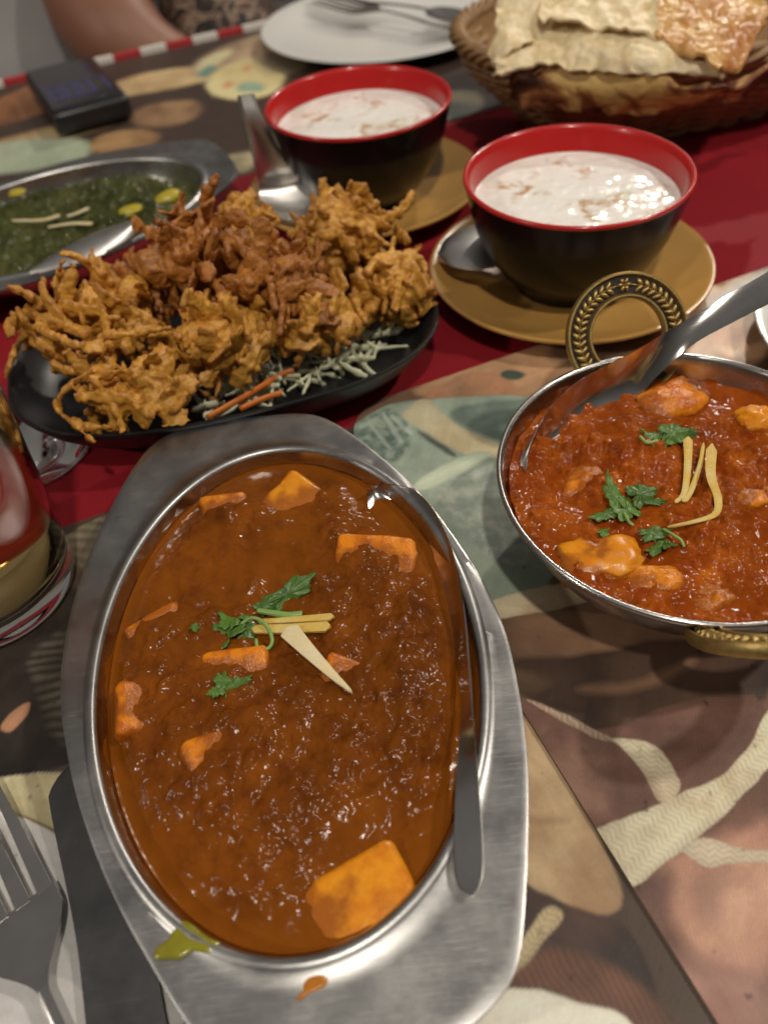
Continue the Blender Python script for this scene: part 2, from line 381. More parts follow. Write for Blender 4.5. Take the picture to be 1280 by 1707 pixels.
for (a, b) in ((-62, -18), (88, -18), (88, 80), (-62, 80)):
    p = tn(a, b); V, F = box(5, 5, 72.6, .3, 2); mk('leg', V + np.array([p[0], p[1], -39.6]), F, M['table'], tbl, smooth=False)
k = 0; a = -46.0
while a < 60:
    V, F = box(2.6, .62, 1.3, .12, 2); V = rot(V, rz=math.atan2(.316, .949)); p = tn(a, EDGE + .36)
    mk('check', V + np.array([p[0], p[1], -.1]), F, M['trim_red' if k % 2 else 'trim_white'], tbl, smooth=False); a += 2.62; k += 1

def cloth_strip():
    ts = np.linspace(-68, 90, 240); ns = np.linspace(20, 62, 90); T_, N_ = np.meshgrid(ts, ns, indexing='ij')
    XY = T_[..., None] * AX + N_[..., None] * AY; z = .06 + .05 * (fbm(XY, 9, 3, 2) + .6)
    V = np.concatenate([XY, z[..., None]], -1).reshape(-1, 3); m = len(ns)
    F = [(i * m + j, (i + 1) * m + j, (i + 1) * m + j + 1, i * m + j + 1) for i in range(len(ts) - 1) for j in range(m - 1)]
    return V, F
V, F = cloth_strip()
mk('table_runner', V, F, M['red_cloth'], label='dark red cloth runner crossing the middle of the table', cat='table runner')

# ---- printed mats: the print is a list of painted shapes, given where they lie on the mat
def polydist(P, poly):
    A = poly; B = np.roll(poly, -1, 0); d = np.full(len(P), 1e9); ins = np.zeros(len(P), bool)
    for a, b in zip(A, B):
        e = b - a; w = P - a; t_ = np.clip((w @ e) / (e @ e + 1e-9), 0, 1); d = np.minimum(d, ((w - t_[:, None] * e) ** 2).sum(1))
        c = (a[1] > P[:, 1]) != (b[1] > P[:, 1])
        x = a[0] + (P[:, 1] - a[1]) / (b[1] - a[1] + 1e-12) * (b[0] - a[0]); ins ^= c & (P[:, 0] < x)
    return np.where(ins, -1, 1) * np.sqrt(d)
def paint(XY, base, shapes, z):
    srgb = lambda *c: tuple(min(.85, 1.22 * q) for q in globals()['srgb'](*c))
    C = np.tile(np.array(srgb(*base)), (len(XY), 1))
    for s in shapes:
        poly = chaikin(bps(s['p'], z)[:, :2], s.get('r', 2)); lo = poly.min(0) - 1; hi = poly.max(0) + 1
        q = np.where(((XY > lo) & (XY < hi)).all(1))[0]
        if not len(q): continue
        X = XY[q]; W = X + .12 * np.stack([fbm(X, 1.2, 2, 4), fbm(X, 1.2, 2, 5)], -1) * s.get('wob', 1)
        a = np.clip(.5 - polydist(W, poly) / s.get('soft', .12), 0, 1) * s.get('a', 1)
        col = np.tile(np.array(srgb(*s['c'])), (len(q), 1))
        if 'c2' in s:                                             # two-tone blotches within the shape
            f = sstep(fbm(X, s.get('bs', 2.0), 4, s.get('seed', 1)), -.35, .45)[:, None]; col = col * (1 - f) + np.array(srgb(*s['c2'])) * f
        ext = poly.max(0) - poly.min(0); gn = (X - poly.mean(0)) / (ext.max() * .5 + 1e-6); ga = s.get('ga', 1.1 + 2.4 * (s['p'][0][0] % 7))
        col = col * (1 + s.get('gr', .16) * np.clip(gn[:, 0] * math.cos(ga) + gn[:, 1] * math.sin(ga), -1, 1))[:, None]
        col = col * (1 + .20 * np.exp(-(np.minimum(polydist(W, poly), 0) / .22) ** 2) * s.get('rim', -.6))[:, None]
        st = np.stack([X[:, 0] * math.cos(ga) + X[:, 1] * math.sin(ga), -X[:, 0] * math.sin(ga) + X[:, 1] * math.cos(ga)], -1) * np.array([.25, 1.6])
        col = col * (1 + .14 * fbm(st, .5, 4, 31.))[:, None]
        if 'weave' in s:
            th, per = s['weave']; c, sn = math.cos(th), math.sin(th); u = X[:, 0] * c + X[:, 1] * sn; v = -X[:, 0] * sn + X[:, 1] * c
            ws = .12 * fbm(X, 1.5, 2, 51.)
            if s.get('cross'): col *= (1 + s.get('wa', .16) * (np.sin(2 * PI * (u + ws) / per) * np.sin(2 * PI * (v - ws) / per) + .8 * fbm(X * np.array([1, 1]), .12, 2, 52)))[:, None]
            else:
                zz = np.abs((((v + ws) / per * .4) % 1) - .5) * per * 1.5
                col *= (1 + s.get('wa', .16) * np.sin(2 * PI * (u + zz + ws) / per) * (1 + .4 * fbm(X, .4, 2, 53)))[:, None]
        if 'lines' in s:
            th, per, am = s['lines']; u = X[:, 0] * math.cos(th) + X[:, 1] * math.sin(th) + .25 * fbm(X, 1.5, 2, 9); col *= (1 + am * np.sin(2 * PI * u / per))[:, None]
        C[q] = C[q] * (1 - a[:, None]) + col * a[:, None]
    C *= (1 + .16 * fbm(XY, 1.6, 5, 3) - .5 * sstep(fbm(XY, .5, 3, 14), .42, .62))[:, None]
    return np.clip(C, .003, .85)
def mat_obj(name, label, t0, t1, n0, n1, tv, nv, z0, z1, rad, base, shapes):
    ts = np.unique(np.r_[np.linspace(t0, t1, 40), np.arange(max(t0, tv[0]), min(t1, tv[1]), tv[2])]); ns = np.unique(np.r_[np.linspace(n0, n1, 40), np.arange(max(n0, nv[0]), min(n1, nv[1]), nv[2])])
    T_, N_ = np.meshgrid(ts, ns, indexing='ij'); P = np.stack([T_, N_], -1).reshape(-1, 2)
    for cx, sx in ((t0, 1), (t1, -1)):
        for cy_, sy in ((n0, 1), (n1, -1)):
            cen = np.array([cx + sx * rad, cy_ + sy * rad]); d = (P - cen) * np.array([-sx, -sy]); q = (d > 0).all(1)
            dd = d[q]; r = np.linalg.norm(dd, axis=1); m = dd.max(1); P[q] = cen + (dd * (m / r)[:, None]) * np.array([-sx, -sy])
    XY = P[:, :1] * AX + P[:, 1:] * AY; C = paint(XY, base, shapes, z1)
    nt, nn = len(ts), len(ns); V = np.c_[XY, np.full(len(XY), z1)]
    F = [(i * nn + j, (i + 1) * nn + j, (i + 1) * nn + j + 1, i * nn + j + 1) for i in range(nt - 1) for j in range(nn - 1)]
    per = [i * nn for i in range(nt)] + [(nt - 1) * nn + j for j in range(1, nn)] + [i * nn + nn - 1 for i in range(nt - 2, -1, -1)] + [j for j in range(nn - 2, 0, -1)]
    root = thing(name, label, 'placemat', (*tn((t0 + t1) / 2, (n0 + n1) / 2), z0))
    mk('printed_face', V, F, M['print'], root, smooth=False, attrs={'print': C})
    Lp = XY[per]; n = len(per); V2 = np.concatenate([np.c_[Lp, np.full(n, z1 - .004)], np.c_[Lp, np.full(n, z0)]])
    mk('edge', V2, [(i, i + n, (i + 1) % n + n, (i + 1) % n) for i in range(n)] + [tuple(range(n, 2 * n))], M['mat_edge'], root, smooth=False)
    return root
# right-hand mat: still-life print (pale green cloth, board, brown cloth with woven ribbons)
R_SH = [
 dict(p=[(680, 640), (1000, 510), (1290, 420), (1290, 640), (1000, 660), (700, 668)], c=(158, 122, 92), c2=(186, 148, 112), bs=2.5, soft=.3),
 dict(p=[(700, 655), (800, 612), (870, 640), (840, 668), (720, 670)], c=(176, 128, 98), c2=(150, 115, 88), soft=.3),
 dict(p=[(830, 622), (850, 612), (880, 622), (870, 632), (845, 634)], c=(70, 82, 74), soft=.2),
 dict(p=[(900, 590), (960, 560), (1100, 545), (1080, 590), (960, 615)], c=(112, 92, 72), soft=.6),
 dict(p=[(1160, 510), (1290, 440), (1290, 475), (1180, 520)], c=(150, 146, 138), c2=(178, 170, 158), soft=.3),
 dict(p=[(1180, 540), (1290, 500), (1290, 600), (1200, 600)], c=(205, 170, 135), c2=(180, 135, 105), soft=.5),
 dict(p=[(560, 730), (640, 672), (720, 664), (930, 655), (960, 760), (930, 1000), (800, 1040), (640, 830)], c=(160, 172, 152), c2=(132, 146, 132), bs=2.2, seed=3, soft=.08),
 dict(p=[(735, 690), (800, 668), (960, 662), (940, 770), (850, 742), (790, 720)], c=(92, 108, 100), c2=(128, 142, 130), bs=3, soft=.35),
 dict(p=[(570, 720), (640, 676), (668, 690), (690, 728), (668, 770), (640, 770)], c=(92, 112, 104), c2=(150, 164, 148), bs=.5, seed=6, soft=.25),
 dict(p=[(662, 690), (712, 656), (735, 690), (775, 718), (830, 738), (860, 760), (800, 764), (760, 752), (700, 716)], c=(206, 198, 164), c2=(192, 176, 140), bs=1.6, soft=.12),
 dict(p=[(596, 706), (640, 690), (600, 720)], c=(176, 190, 176), soft=.12, a=.7), dict(p=[(615, 700), (655, 745), (648, 752), (612, 706)], c=(182, 194, 180), soft=.10, a=.7), dict(p=[(640, 686), (676, 735), (668, 742), (634, 690)], c=(182, 194, 180), soft=.10, a=.7), dict(p=[(655, 690), (690, 722), (684, 728), (648, 694)], c=(190, 200, 186), soft=.10, a=.6),
 dict(p=[(692, 714), (765, 757), (755, 764), (700, 728)], c=(84, 90, 82), soft=.18),
 dict(p=[(680, 806), (800, 746), (830, 760), (700, 826)], c=(186, 196, 172), soft=.15),
 dict(p=[(700, 820), (835, 762), (900, 780), (920, 900), (840, 960), (790, 900)], c=(138, 150, 138), c2=(178, 186, 170), bs=.7, seed=8, soft=.3),
 dict(p=[(790, 1010), (930, 968), (1010, 985), (960, 1012), (800, 1040)], c=(206, 190, 158), c2=(186, 160, 128), soft=.1),
 dict(p=[(800, 1035), (950, 1010), (1200, 1060), (1200, 1110), (860, 1110)], c=(150, 116, 90), c2=(120, 88, 68), bs=3, soft=.12),
 dict(p=[(840, 1092), (960, 1098), (1100, 1060), (1290, 1080), (1290, 1180), (1000, 1240), (850, 1150)], c=(56, 44, 38), c2=(88, 66, 54), bs=3, soft=.25),
 dict(p=[(840, 1110), (930, 1130), (890, 1160), (840, 1150)], c=(110, 88, 66), c2=(70, 60, 46), soft=.3),
 dict(p=[(950, 1142), (1040, 1140), (1120, 1112), (1165, 1090), (1150, 1118), (1060, 1156), (980, 1160)], c=(128, 98, 76), soft=.3),
 dict(p=[(860, 1160), (930, 1190), (1000, 1225), (1100, 1180), (1180, 1160), (1300, 1155), (1300, 1750), (1100, 1750), (900, 1300)], c=(114, 82, 70), c2=(84, 58, 50), bs=2.4, seed=2, soft=.1, cross=1, weave=(.62, .15), wa=.12),
 dict(p=[(860, 1158), (940, 1190), (1010, 1226), (1030, 1240), (1000, 1236), (930, 1200)], c=(176, 152, 130), soft=.06, weave=(.3, .2), wa=.2),
 dict(p=[(870, 1180), (1000, 1240), (1060, 1330), (960, 1390)], c=(140, 106, 90), c2=(112, 80, 68), bs=1.6, seed=5, soft=.5, cross=1, weave=(.62, .15), wa=.12),
 dict(p=[(1005, 1228), (1090, 1236), (1120, 1280), (1142, 1315), (1100, 1345), (1075, 1290), (1050, 1255)], c=(212, 200, 170), c2=(184, 168, 140), soft=.07, weave=(1.1, .18), wa=.12),
 dict(p=[(1090, 1430), (1190, 1400), (1300, 1330), (1300, 1640), (1220, 1620), (1140, 1590), (1105, 1500)], c=(186, 142, 118), c2=(158, 112, 94), bs=2.5, seed=7, soft=.5, cross=1, weave=(.62, .15), wa=.10),
 dict(p=[(1150, 1490), (1200, 1440), (1260, 1480), (1240, 1560), (1170, 1545)], c=(124, 92, 80), soft=.9, a=.75),
 dict(p=[(1180, 1340), (1260, 1290), (1290, 1330), (1240, 1390)], c=(112, 78, 62), soft=.6, a=.8),
 dict(p=[(1060, 1590), (1300, 1620), (1300, 1780), (1130, 1780)], c=(168, 128, 114), c2=(150, 110, 98), soft=1.2, cross=1, weave=(.62, .15), wa=.06),
 dict(p=[(1000, 1290), (1060, 1270), (1100, 1330), (1060, 1370), (1020, 1350)], c=(92, 66, 58), soft=.7, a=.6, cross=1, weave=(.62, .15), wa=.12),
 dict(p=[(1140, 1290), (1200, 1230), (1260, 1180), (1240, 1240), (1190, 1290)], c=(88, 62, 54), soft=.5, a=.7, cross=1, weave=(.62, .15), wa=.12),
 dict(p=[(1040, 1500), (1110, 1440), (1130, 1470), (1090, 1560)], c=(104, 76, 68), soft=.5, a=.8, cross=1, weave=(.62, .15), wa=.12),
 dict(p=[(1190, 1480), (1230, 1460), (1275, 1500), (1250, 1590), (1190, 1580)], c=(204, 160, 134), soft=.8, a=.6, cross=1, weave=(.62, .15), wa=.10),
 dict(p=[(950, 1400), (1020, 1372), (1100, 1336), (1190, 1302), (1240, 1260), (1268, 1200), (1300, 1150), (1300, 1265), (1265, 1300), (1215, 1345), (1180, 1385), (1110, 1440), (1040, 1490), (1000, 1460)], c=(218, 208, 178), c2=(190, 174, 144), soft=.07, weave=(.55, .19), wa=.12, bs=1.2),
 dict(p=[(1125, 1415), (1180, 1392), (1230, 1415), (1300, 1420), (1300, 1440), (1220, 1436), (1180, 1450), (1150, 1430)], c=(204, 190, 164), c2=(188, 168, 142), soft=.07, weave=(1.2, .18), wa=.12),
]
L_SH = [
 dict(p=[(90, 900), (210, 840), (320, 830), (200, 940), (100, 960)], c=(122, 112, 92), c2=(92, 84, 68), soft=.1, lines=(1.25, .5, .25)),
 dict(p=[(-200, 960), (200, 960), (200, 1290), (-200, 1310)], c=(30, 26, 24), c2=(48, 42, 38), soft=.2),
 dict(p=[(40, 1090), (130, 1040), (150, 1150), (150, 1250), (80, 1230), (60, 1150)], c=(78, 74, 64), c2=(46, 42, 36), soft=.3, lines=(1.6, .42, .5)),
 dict(p=[(-10, 1215), (50, 1165), (48, 1190), (20, 1225)], c=(172, 126, 96), soft=.1),
 dict(p=[(-260, 1320), (0, 1293), (160, 1285), (330, 1480), (330, 1800), (-260, 1800)], c=(204, 202, 198), c2=(190, 188, 186), bs=4, soft=.1),
 dict(p=[(-260, 1320), (0, 1293), (160, 1287), (150, 1400), (90, 1392), (40, 1364), (-60, 1340)], c=(120, 96, 62), soft=.05),
 dict(p=[(-260, 1318), (0, 1294), (160, 1288), (150, 1394), (92, 1386), (42, 1360), (-60, 1336)], c=(198, 188, 150), c2=(180, 166, 126), soft=.05, lines=(.2, .8, .04)),
 dict(p=[(780, 1150), (880, 1190), (960, 1330), (1050, 1500), (1020, 1530), (940, 1510), (870, 1470), (800, 1400)], c=(198, 172, 134), c2=(170, 138, 104), bs=2, soft=.12),
 dict(p=[(860, 1370), (900, 1362), (960, 1368), (900, 1372)], c=(150, 118, 90), soft=.3, a=.7),
 dict(p=[(780, 1460), (880, 1476), (950, 1512), (1040, 1535), (1090, 1620), (1100, 1700), (950, 1600), (780, 1620)], c=(56, 46, 44), c2=(82, 62, 54), bs=2, soft=.15),
 dict(p=[(780, 1640), (880, 1585), (960, 1580), (1080, 1640), (1200, 1800), (1000, 1690), (880, 1640)], c=(112, 78, 62), c2=(90, 62, 50), soft=.3, lines=(.3, .2, .15)),
 dict(p=[(840, 1620), (870, 1560), (912, 1505), (948, 1525), (905, 1570), (862, 1620)], c=(190, 174, 138), c2=(160, 142, 110), soft=.1, weave=(.8, .19), wa=.15),
 dict(p=[(700, 1700), (810, 1652), (880, 1642), (960, 1668), (1060, 1700), (1120, 1830), (700, 1830)], c=(222, 214, 198), soft=.08),
]
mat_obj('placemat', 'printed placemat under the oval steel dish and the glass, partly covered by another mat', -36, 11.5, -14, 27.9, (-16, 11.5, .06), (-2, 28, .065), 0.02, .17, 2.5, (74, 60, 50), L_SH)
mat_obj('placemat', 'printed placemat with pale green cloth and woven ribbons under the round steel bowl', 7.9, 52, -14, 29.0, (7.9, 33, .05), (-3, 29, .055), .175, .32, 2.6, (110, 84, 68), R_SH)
F_SH = [
 dict(p=[(-60, 200), (60, 130), (120, 170), (0, 215)], c=(150, 100, 66), c2=(100, 66, 44), bs=3, soft=.6),
 dict(p=[(150, 170), (200, 128), (330, 108), (420, 112), (330, 140), (220, 160)], c=(206, 182, 138), c2=(180, 150, 108), bs=4, soft=.6),
 dict(p=[(-40, 245), (60, 215), (190, 192), (205, 202), (150, 222), (0, 262)], c=(186, 160, 118), c2=(150, 120, 86), bs=4, soft=.6),
 dict(p=[(-60, 245), (135, 222), (160, 255), (120, 275), (-60, 300)], c=(168, 178, 152), c2=(150, 160, 138), bs=5, soft=.5),
 dict(p=[(215, 190), (250, 172), (320, 165), (340, 178), (325, 200), (270, 214), (225, 210)], c=(150, 118, 86), c2=(120, 92, 68), bs=2, soft=.8),
 dict(p=[(148, 235), (180, 220), (240, 213), (268, 224), (262, 240), (210, 255), (155, 256)], c=(170, 136, 94), c2=(138, 104, 72), bs=2, soft=.6),
 dict(p=[(310, 120), (350, 85), (420, 60), (520, 30), (500, 90), (420, 110), (350, 130)], c=(176, 150, 122), c2=(130, 104, 88), bs=5, soft=1.2),
 dict(p=[(320, 115), (345, 92), (400, 78), (360, 110), (340, 132)], c=(200, 190, 150), soft=.6),
 dict(p=[(330, 122), (350, 106), (362, 110), (350, 124), (338, 130)], c=(96, 140, 128), soft=.6),
 dict(p=[(340, 150), (350, 122), (390, 102), (430, 92), (480, 110), (470, 150), (420, 168), (370, 165)], c=(216, 202, 152), c2=(202, 184, 132), bs=4, soft=.4),
 dict(p=[(392, 152), (400, 138), (430, 136), (446, 146), (430, 154)], c=(140, 168, 146), soft=.5),
 dict(p=[(372, 146), (376, 136), (386, 138), (384, 147)], c=(214, 120, 84), soft=.5),
 dict(p=[(406, 116), (410, 108), (418, 110), (414, 118)], c=(214, 130, 90), soft=.5),
 dict(p=[(428, 95), (470, 80), (520, 100), (500, 125), (450, 118)], c=(112, 102, 84), soft=.8),
 dict(p=[(355, 275), (380, 258), (430, 250), (430, 280), (390, 290)], c=(176, 164, 130), c2=(140, 130, 104), soft=.6),
 dict(p=[(700, 190), (740, 150), (800, 150), (810, 185), (740, 205)], c=(160, 146, 118), c2=(100, 110, 108), bs=3, soft=.6),
]
mat_obj('placemat', 'dark brown printed placemat along the far side, under the white plate', -34, 44, 57.2, 87.6, (-20, 44, .45), (57, 88, .35), 0.13, .22, 2.0, (62, 50, 44), F_SH)

# ------------------------------------------------------------------ oval steel dishes
def ell(a, b, n, ph=0.0, p=2.0):
    t = np.linspace(0, 2 * PI, n, endpoint=False) + ph; c, s = np.cos(t), np.sin(t)
    return np.stack([a * np.sign(c) * np.abs(c) ** (2 / p), b * np.sign(s) * np.abs(s) ** (2 / p)], -1)
_half = np.array([(-11.55, 15.45), (-11.65, 18.1), (-11.3, 21.1), (-10.6, 24.1), (-9.95, 25.9), (-9.2, 26.9), (-8.0, 27.3), (-5.3, 27.5), (-3.1, 27.35), (-2.1, 26.9), (-.7, 25.3), (1.45, 21.9), (2.85, 18.3), (3.6, 15.3)]) - np.array([-3.85, 15.35])
_low = np.array([(3.58, 12.4), (3.36, 10.2), (2.9, 8.0), (2.35, 5.9), (2.0, 4.9), (1.4, 4.25), (.2, 3.55), (-1.4, 3.05), (-3.2, 2.95), (-4.9, 3.3), (-6.0, 4.1), (-7.2, 5.7), (-8.4, 7.4), (-9.3, 8.95), (-10.15, 10.7), (-10.75, 12.3), (-11.25, 13.9)]) - np.array([-3.85, 15.35])
OUT = np.concatenate([_half, _low])
_th = math.radians(3.5)                                                 # turn to the dish's own axes (long axis along local y)
_R = np.array([[math.cos(-_th), -math.sin(-_th)], [math.sin(-_th), math.cos(-_th)]])
OUT = OUT @ _R.T
def ray_outline(poly, n):
    P = chaikin(poly, 2); t = np.linspace(0, 2 * PI, n, endpoint=False); a = np.unwrap(np.arctan2(P[:, 1], P[:, 0]))
    if a[-1] < a[0]: P = P[::-1]; a = a[::-1]
    a = np.mod(a, 2 * PI); o = a.argsort(); a = a[o]; r = np.hypot(P[:, 0], P[:, 1])[o]
    r = np.interp(t, np.r_[a[-1] - 2 * PI, a, a[0] + 2 * PI], np.r_[r[-1], r, r[0]])
    return np.stack([r * np.cos(t), r * np.sin(t)], -1)
def oval_dish(label, cx, cy, ang, rim=3.0):
    n = 260; outer = ray_outline(OUT, n); t = np.arctan2(outer[:, 1], outer[:, 0])
    def opening(off):                                                     # inner oval, shrunk by off
        a, b = 6.45 - off, 9.72 - off; r = 1 / np.sqrt((np.cos(t) / a) ** 2 + (np.sin(t) / b) ** 2); return np.stack([r * np.cos(t), r * np.sin(t)], -1)
    c, s = math.cos(ang), math.sin(ang)
    def W(P, z): return np.c_[P[:, 0] * c - P[:, 1] * s + cx, P[:, 0] * s + P[:, 1] * c + cy, np.full(len(P), z) if np.isscalar(z) else z]
    root = thing('oval_dish', label, 'serving dish', (cx, cy, .4))
    o0 = opening(0)
    def mixr(f): return o0 * (1 - f) + outer * f
    shr = lambda P, d: P * (1 - d / np.hypot(P[:, 0], P[:, 1]))[:, None]
    rings = [W(shr(outer, .10), rim - .30), W(shr(outer, .02), rim - .27), W(outer, rim - .21), W(shr(outer, .02), rim - .145), W(shr(outer, .09), rim - .125)]
    rings += [W(mixr(f), rim - .12 + .02 * f2) for f, f2 in ((.85, 0), (.55, 0), (.3, 0))]
    rings += [W(opening(-.28), rim - .11), W(opening(-.20), rim - .04), W(opening(-.10), rim), W(opening(.0), rim + .005), W(opening(.09), rim - .05), W(opening(.14), rim - .14)]
    V, F = loft(rings); mk('flange', V, F, M['steel'], root, sharp=50)
    pr = [(.14, -.14), (.2, -.4), (.35, -.9), (.6, -1.5), (1.0, -2.0), (1.6, -2.35), (2.4, -2.5), (3.6, -2.53)]
    V, F = loft([W(opening(o), rim + z) for o, z in pr], True, False, True)
    pr2 = [(.16, -.30), (.12, -.5), (.25, -.98), (.5, -1.6), (.9, -2.1), (1.5, -2.45), (2.4, -2.60), (3.6, -2.60)]
    V2, F2 = loft([W(opening(o), rim + z) for o, z in pr2[::-1]], True, True, False)
    V, F = merge([(V, F), (V2, F2)])
    mk('bowl', V, F, M['steel_bowl'], root)
    return root, W, opening
def pool(name, label, cat, W, opening, off, hfun, mat, rings=190, skirt=True):
    """the food's surface: a fine polar sheet inside the dish, height by hfun, sides carried down to the wall"""
    n = 0; out = opening(off); n = len(out)
    f = np.linspace(0, 1, rings) ** .85
    V = []; 
    k = 3; outf = np.stack([np.interp(np.linspace(0, n, n * k, endpoint=False), np.arange(n + 1), np.r_[out[:, i], out[0, i]]) for i in (0, 1)], -1)
    loc = (f[1:, None, None] * outf[None]).reshape(-1, 2); loc = np.concatenate([[[0, 0]], loc]); m = n * k
    w = W(loc, 0.0)[:, :2]; fr = np.r_[0, np.repeat(f[1:], m)]
    z, lump = hfun(w, fr); V = np.c_[w, z]
    F = [(0, 1 + j, 1 + (j + 1) % m) for j in range(m)]
    for i in range(rings - 2):
        a = 1 + i * m; b = a + m
        F += [(a + j, b + j, b + (j + 1) % m, a + (j + 1) % m) for j in range(m)]
    if skirt:
        last = 1 + (rings - 2) * m; low = V[last:last + m].copy(); low[:, 2] -= .25; V = np.concatenate([V, low]); b = len(V) - m
        lump = np.r_[lump, lump[last:last + m]]; F += [(last + j, b + j, b + (j + 1) % m, last + (j + 1) % m) for j in range(m)]
    return mk(name, V, F, mat, label=label, cat=cat, attrs={'lump': lump})
def wall_film(parent, W, rad, z0, hi, seed, mat, flip=1):
    """thin irregular gravy film left on the dish wall above the waterline"""
    n = 720; th = np.linspace(0, 2 * PI, n, endpoint=False); cs = np.c_[np.cos(th), np.sin(th)] * 9
    h = .05 + hi * np.clip(fbm(cs, 2.2, 4, seed) + .12, 0, 1) + .10 * np.clip(fbm(cs, .5, 3, seed + 2), 0, 1); R = []
    for f in np.linspace(0, 1, 6):
        z = z0 + f * h; R.append(W(rad(th, z) * (1 - (.014 - .013 * f ** 4) / np.linalg.norm(rad(th, z), axis=1))[:, None], z))
    V, F = loft(R); mk('wall_film', V, F, mat, parent, attrs={'lump': np.full(len(V), .15)})
def mounds(w, L):
    z = 0
    for x, y, r, h in L: z = z + h * np.exp(-(((w[:, 0] - x) ** 2 + (w[:, 1] - y) ** 2) / (r * r)) ** 1.3)
    return z

def chunks(w, box_, n, r, h, seed):
    """soft bits of onion and tomato under the surface: the highest of many small rounded bumps"""
    rs = np.random.RandomState(seed); o = np.zeros(len(w))
    for i in range(n):
        c = rs.uniform(box_[0], box_[1], 2) if np.isscalar(box_[0]) else np.array([rs.uniform(box_[0][0], box_[0][1]), rs.uniform(box_[1][0], box_[1][1])])
        a = rs.uniform(0, PI); rx = rs.uniform(*r); ry = rx * rs.uniform(.5, 1); d = w - c; q = np.abs(d).max(1) < rx * 1.6
        if not q.any(): continue
        dx = (d[q, 0] * math.cos(a) + d[q, 1] * math.sin(a)) / rx; dy = (-d[q, 0] * math.sin(a) + d[q, 1] * math.cos(a)) / ry
        o[q] = np.maximum(o[q], rs.uniform(*h) * np.exp(-(dx * dx + dy * dy) ** 1.6))
    return o
D1 = oval_dish('large oval steel serving dish of brown paneer curry in the foreground', -3.85, 15.35, _th)
PAN = [((485, 824), 2.2, 1.9, 1.0, .80, (.24, -.14), .50), ((372, 842), 2.0, 1.4, .9, .2, (.28, .15), .17), ((625, 925), 3.0, 1.9, .9, -.15, (.16, .08), .14),
       ((258, 1034), 2.2, 1.1, .8, .60, (.40, .05), .09), ((392, 1110), 2.3, 1.5, .9, .02, (.34, 0), .13), ((577, 1128), 1.8, 1.5, .9, -.35, (.22, .16), .17),
       ((222, 1182), 1.2, 2.0, .9, .15, (0, .36), .11), ((372, 1262), 2.3, 1.9, .9, .5, (.20, .16), .14), ((603, 1500), 3.0, 2.5, 1.1, .36, (.07, -.06), .46)]
PANW = [bp(*p[0], 2.55) for p in PAN]
def h1(w, fr):
    c = np.array([-3.85, 15.35]); edge = sstep(fr, .985, .84)
    m = mounds(w, [(-8.0, 14.5, 2.6, .35), (-1.0, 12.5, 3.2, .42), (-.5, 17.5, 2.6, .38), (-6, 20.5, 2.5, .28), (-4.5, 9.2, 3.0, .30), (-2, 21.2, 1.8, .18), (-5.8, 12.0, 2.0, .30), (1.0, 14.3, 1.6, .30), (1.3, 19.3, 2.0, -.34), (.1, 21.6, 1.7, -.28), (2.0, 16.5, 1.2, -.15), (-1.7, 8.0, 2.6, -.34), (-3.3, 22.9, 1.5, -.16)])
    for p, q in zip(PAN, PANW): m = m + (.12 if p[6] < .3 else .0) * np.exp(-(((w - q[:2]) ** 2).sum(1) / (max(p[1], p[2]) * .75) ** 2))
    big = fbm(w, 2.6, 4, 1.3); lump = np.clip((.25 + .75 * sstep(big + 1.0 * (m - .18) + .25 * fbm(w, .9, 3, 7.7), -.65, .35)) * edge, 0, 1)
    rid = 1 - np.abs(fbm(w, 1.7, 3, 5.1)) * 2.4; rid2 = 1 - np.abs(fbm(w, .42, 3, 6.1)) * 2.4
    z = 2.28 + edge * (m * .9 + .14 * big) + lump * (.13 * rid + .22 * fbm(w, 1.0, 3, 2.2) + .03 * rid2 + .03 * fbm(w, .3, 2, 8.2) + chunks(w, ((-10.3, 2.7), (5.5, 25)), 420, (.25, .65), (.04, .17), 5)) + (1 - lump) * (.02 * fbm(w, .5, 2, 4) + .012 * fbm(w, 1.2, 2, 4))
    z = z + .05 * sstep(fr, .985, 1.0)
    return z, np.clip(lump * (.75 + .5 * fbm(w, .6, 2, 3)), 0, 1)
cur1 = pool('paneer_curry', 'brown orange paneer gravy filling the large oval steel dish', 'curry', D1[1], D1[2], .33, h1, M['gravy'], 260)
def rad1(th, z):
    o = np.interp(3.0 - z, [.14, .4, .9, 1.5], [.14, .2, .35, .6]); a, b = 6.45 - o, 9.72 - o; r = 1 / np.sqrt((np.cos(th) / a) ** 2 + (np.sin(th) / b) ** 2); return np.stack([r * np.cos(th), r * np.sin(th)], -1)
wall_film(cur1, D1[1], rad1, 2.22, .55, 3.3, M['gravy'])
def h_at(hf, p, fr=.5): return float(hf(np.array([[p[0], p[1]]]), np.array([fr]))[0][0])
PL = ['pointed orange paneer cube at the top end of the oval dish', 'small paneer edge beside the pointed cube at the top left of the oval dish', 'gravy-coated paneer piece beside the spoon bowl in the oval dish',
      'thin slanted paneer edge at the upper left wall of the oval dish', 'flat paneer edge just below the coriander in the oval dish', 'paneer cube under the tip of the pale ginger strip in the oval dish',
      'upright paneer sliver by the left wall of the oval dish', 'half sunk paneer cube left of centre in the lower oval dish', 'largest bare orange paneer slab at the bottom of the oval dish']
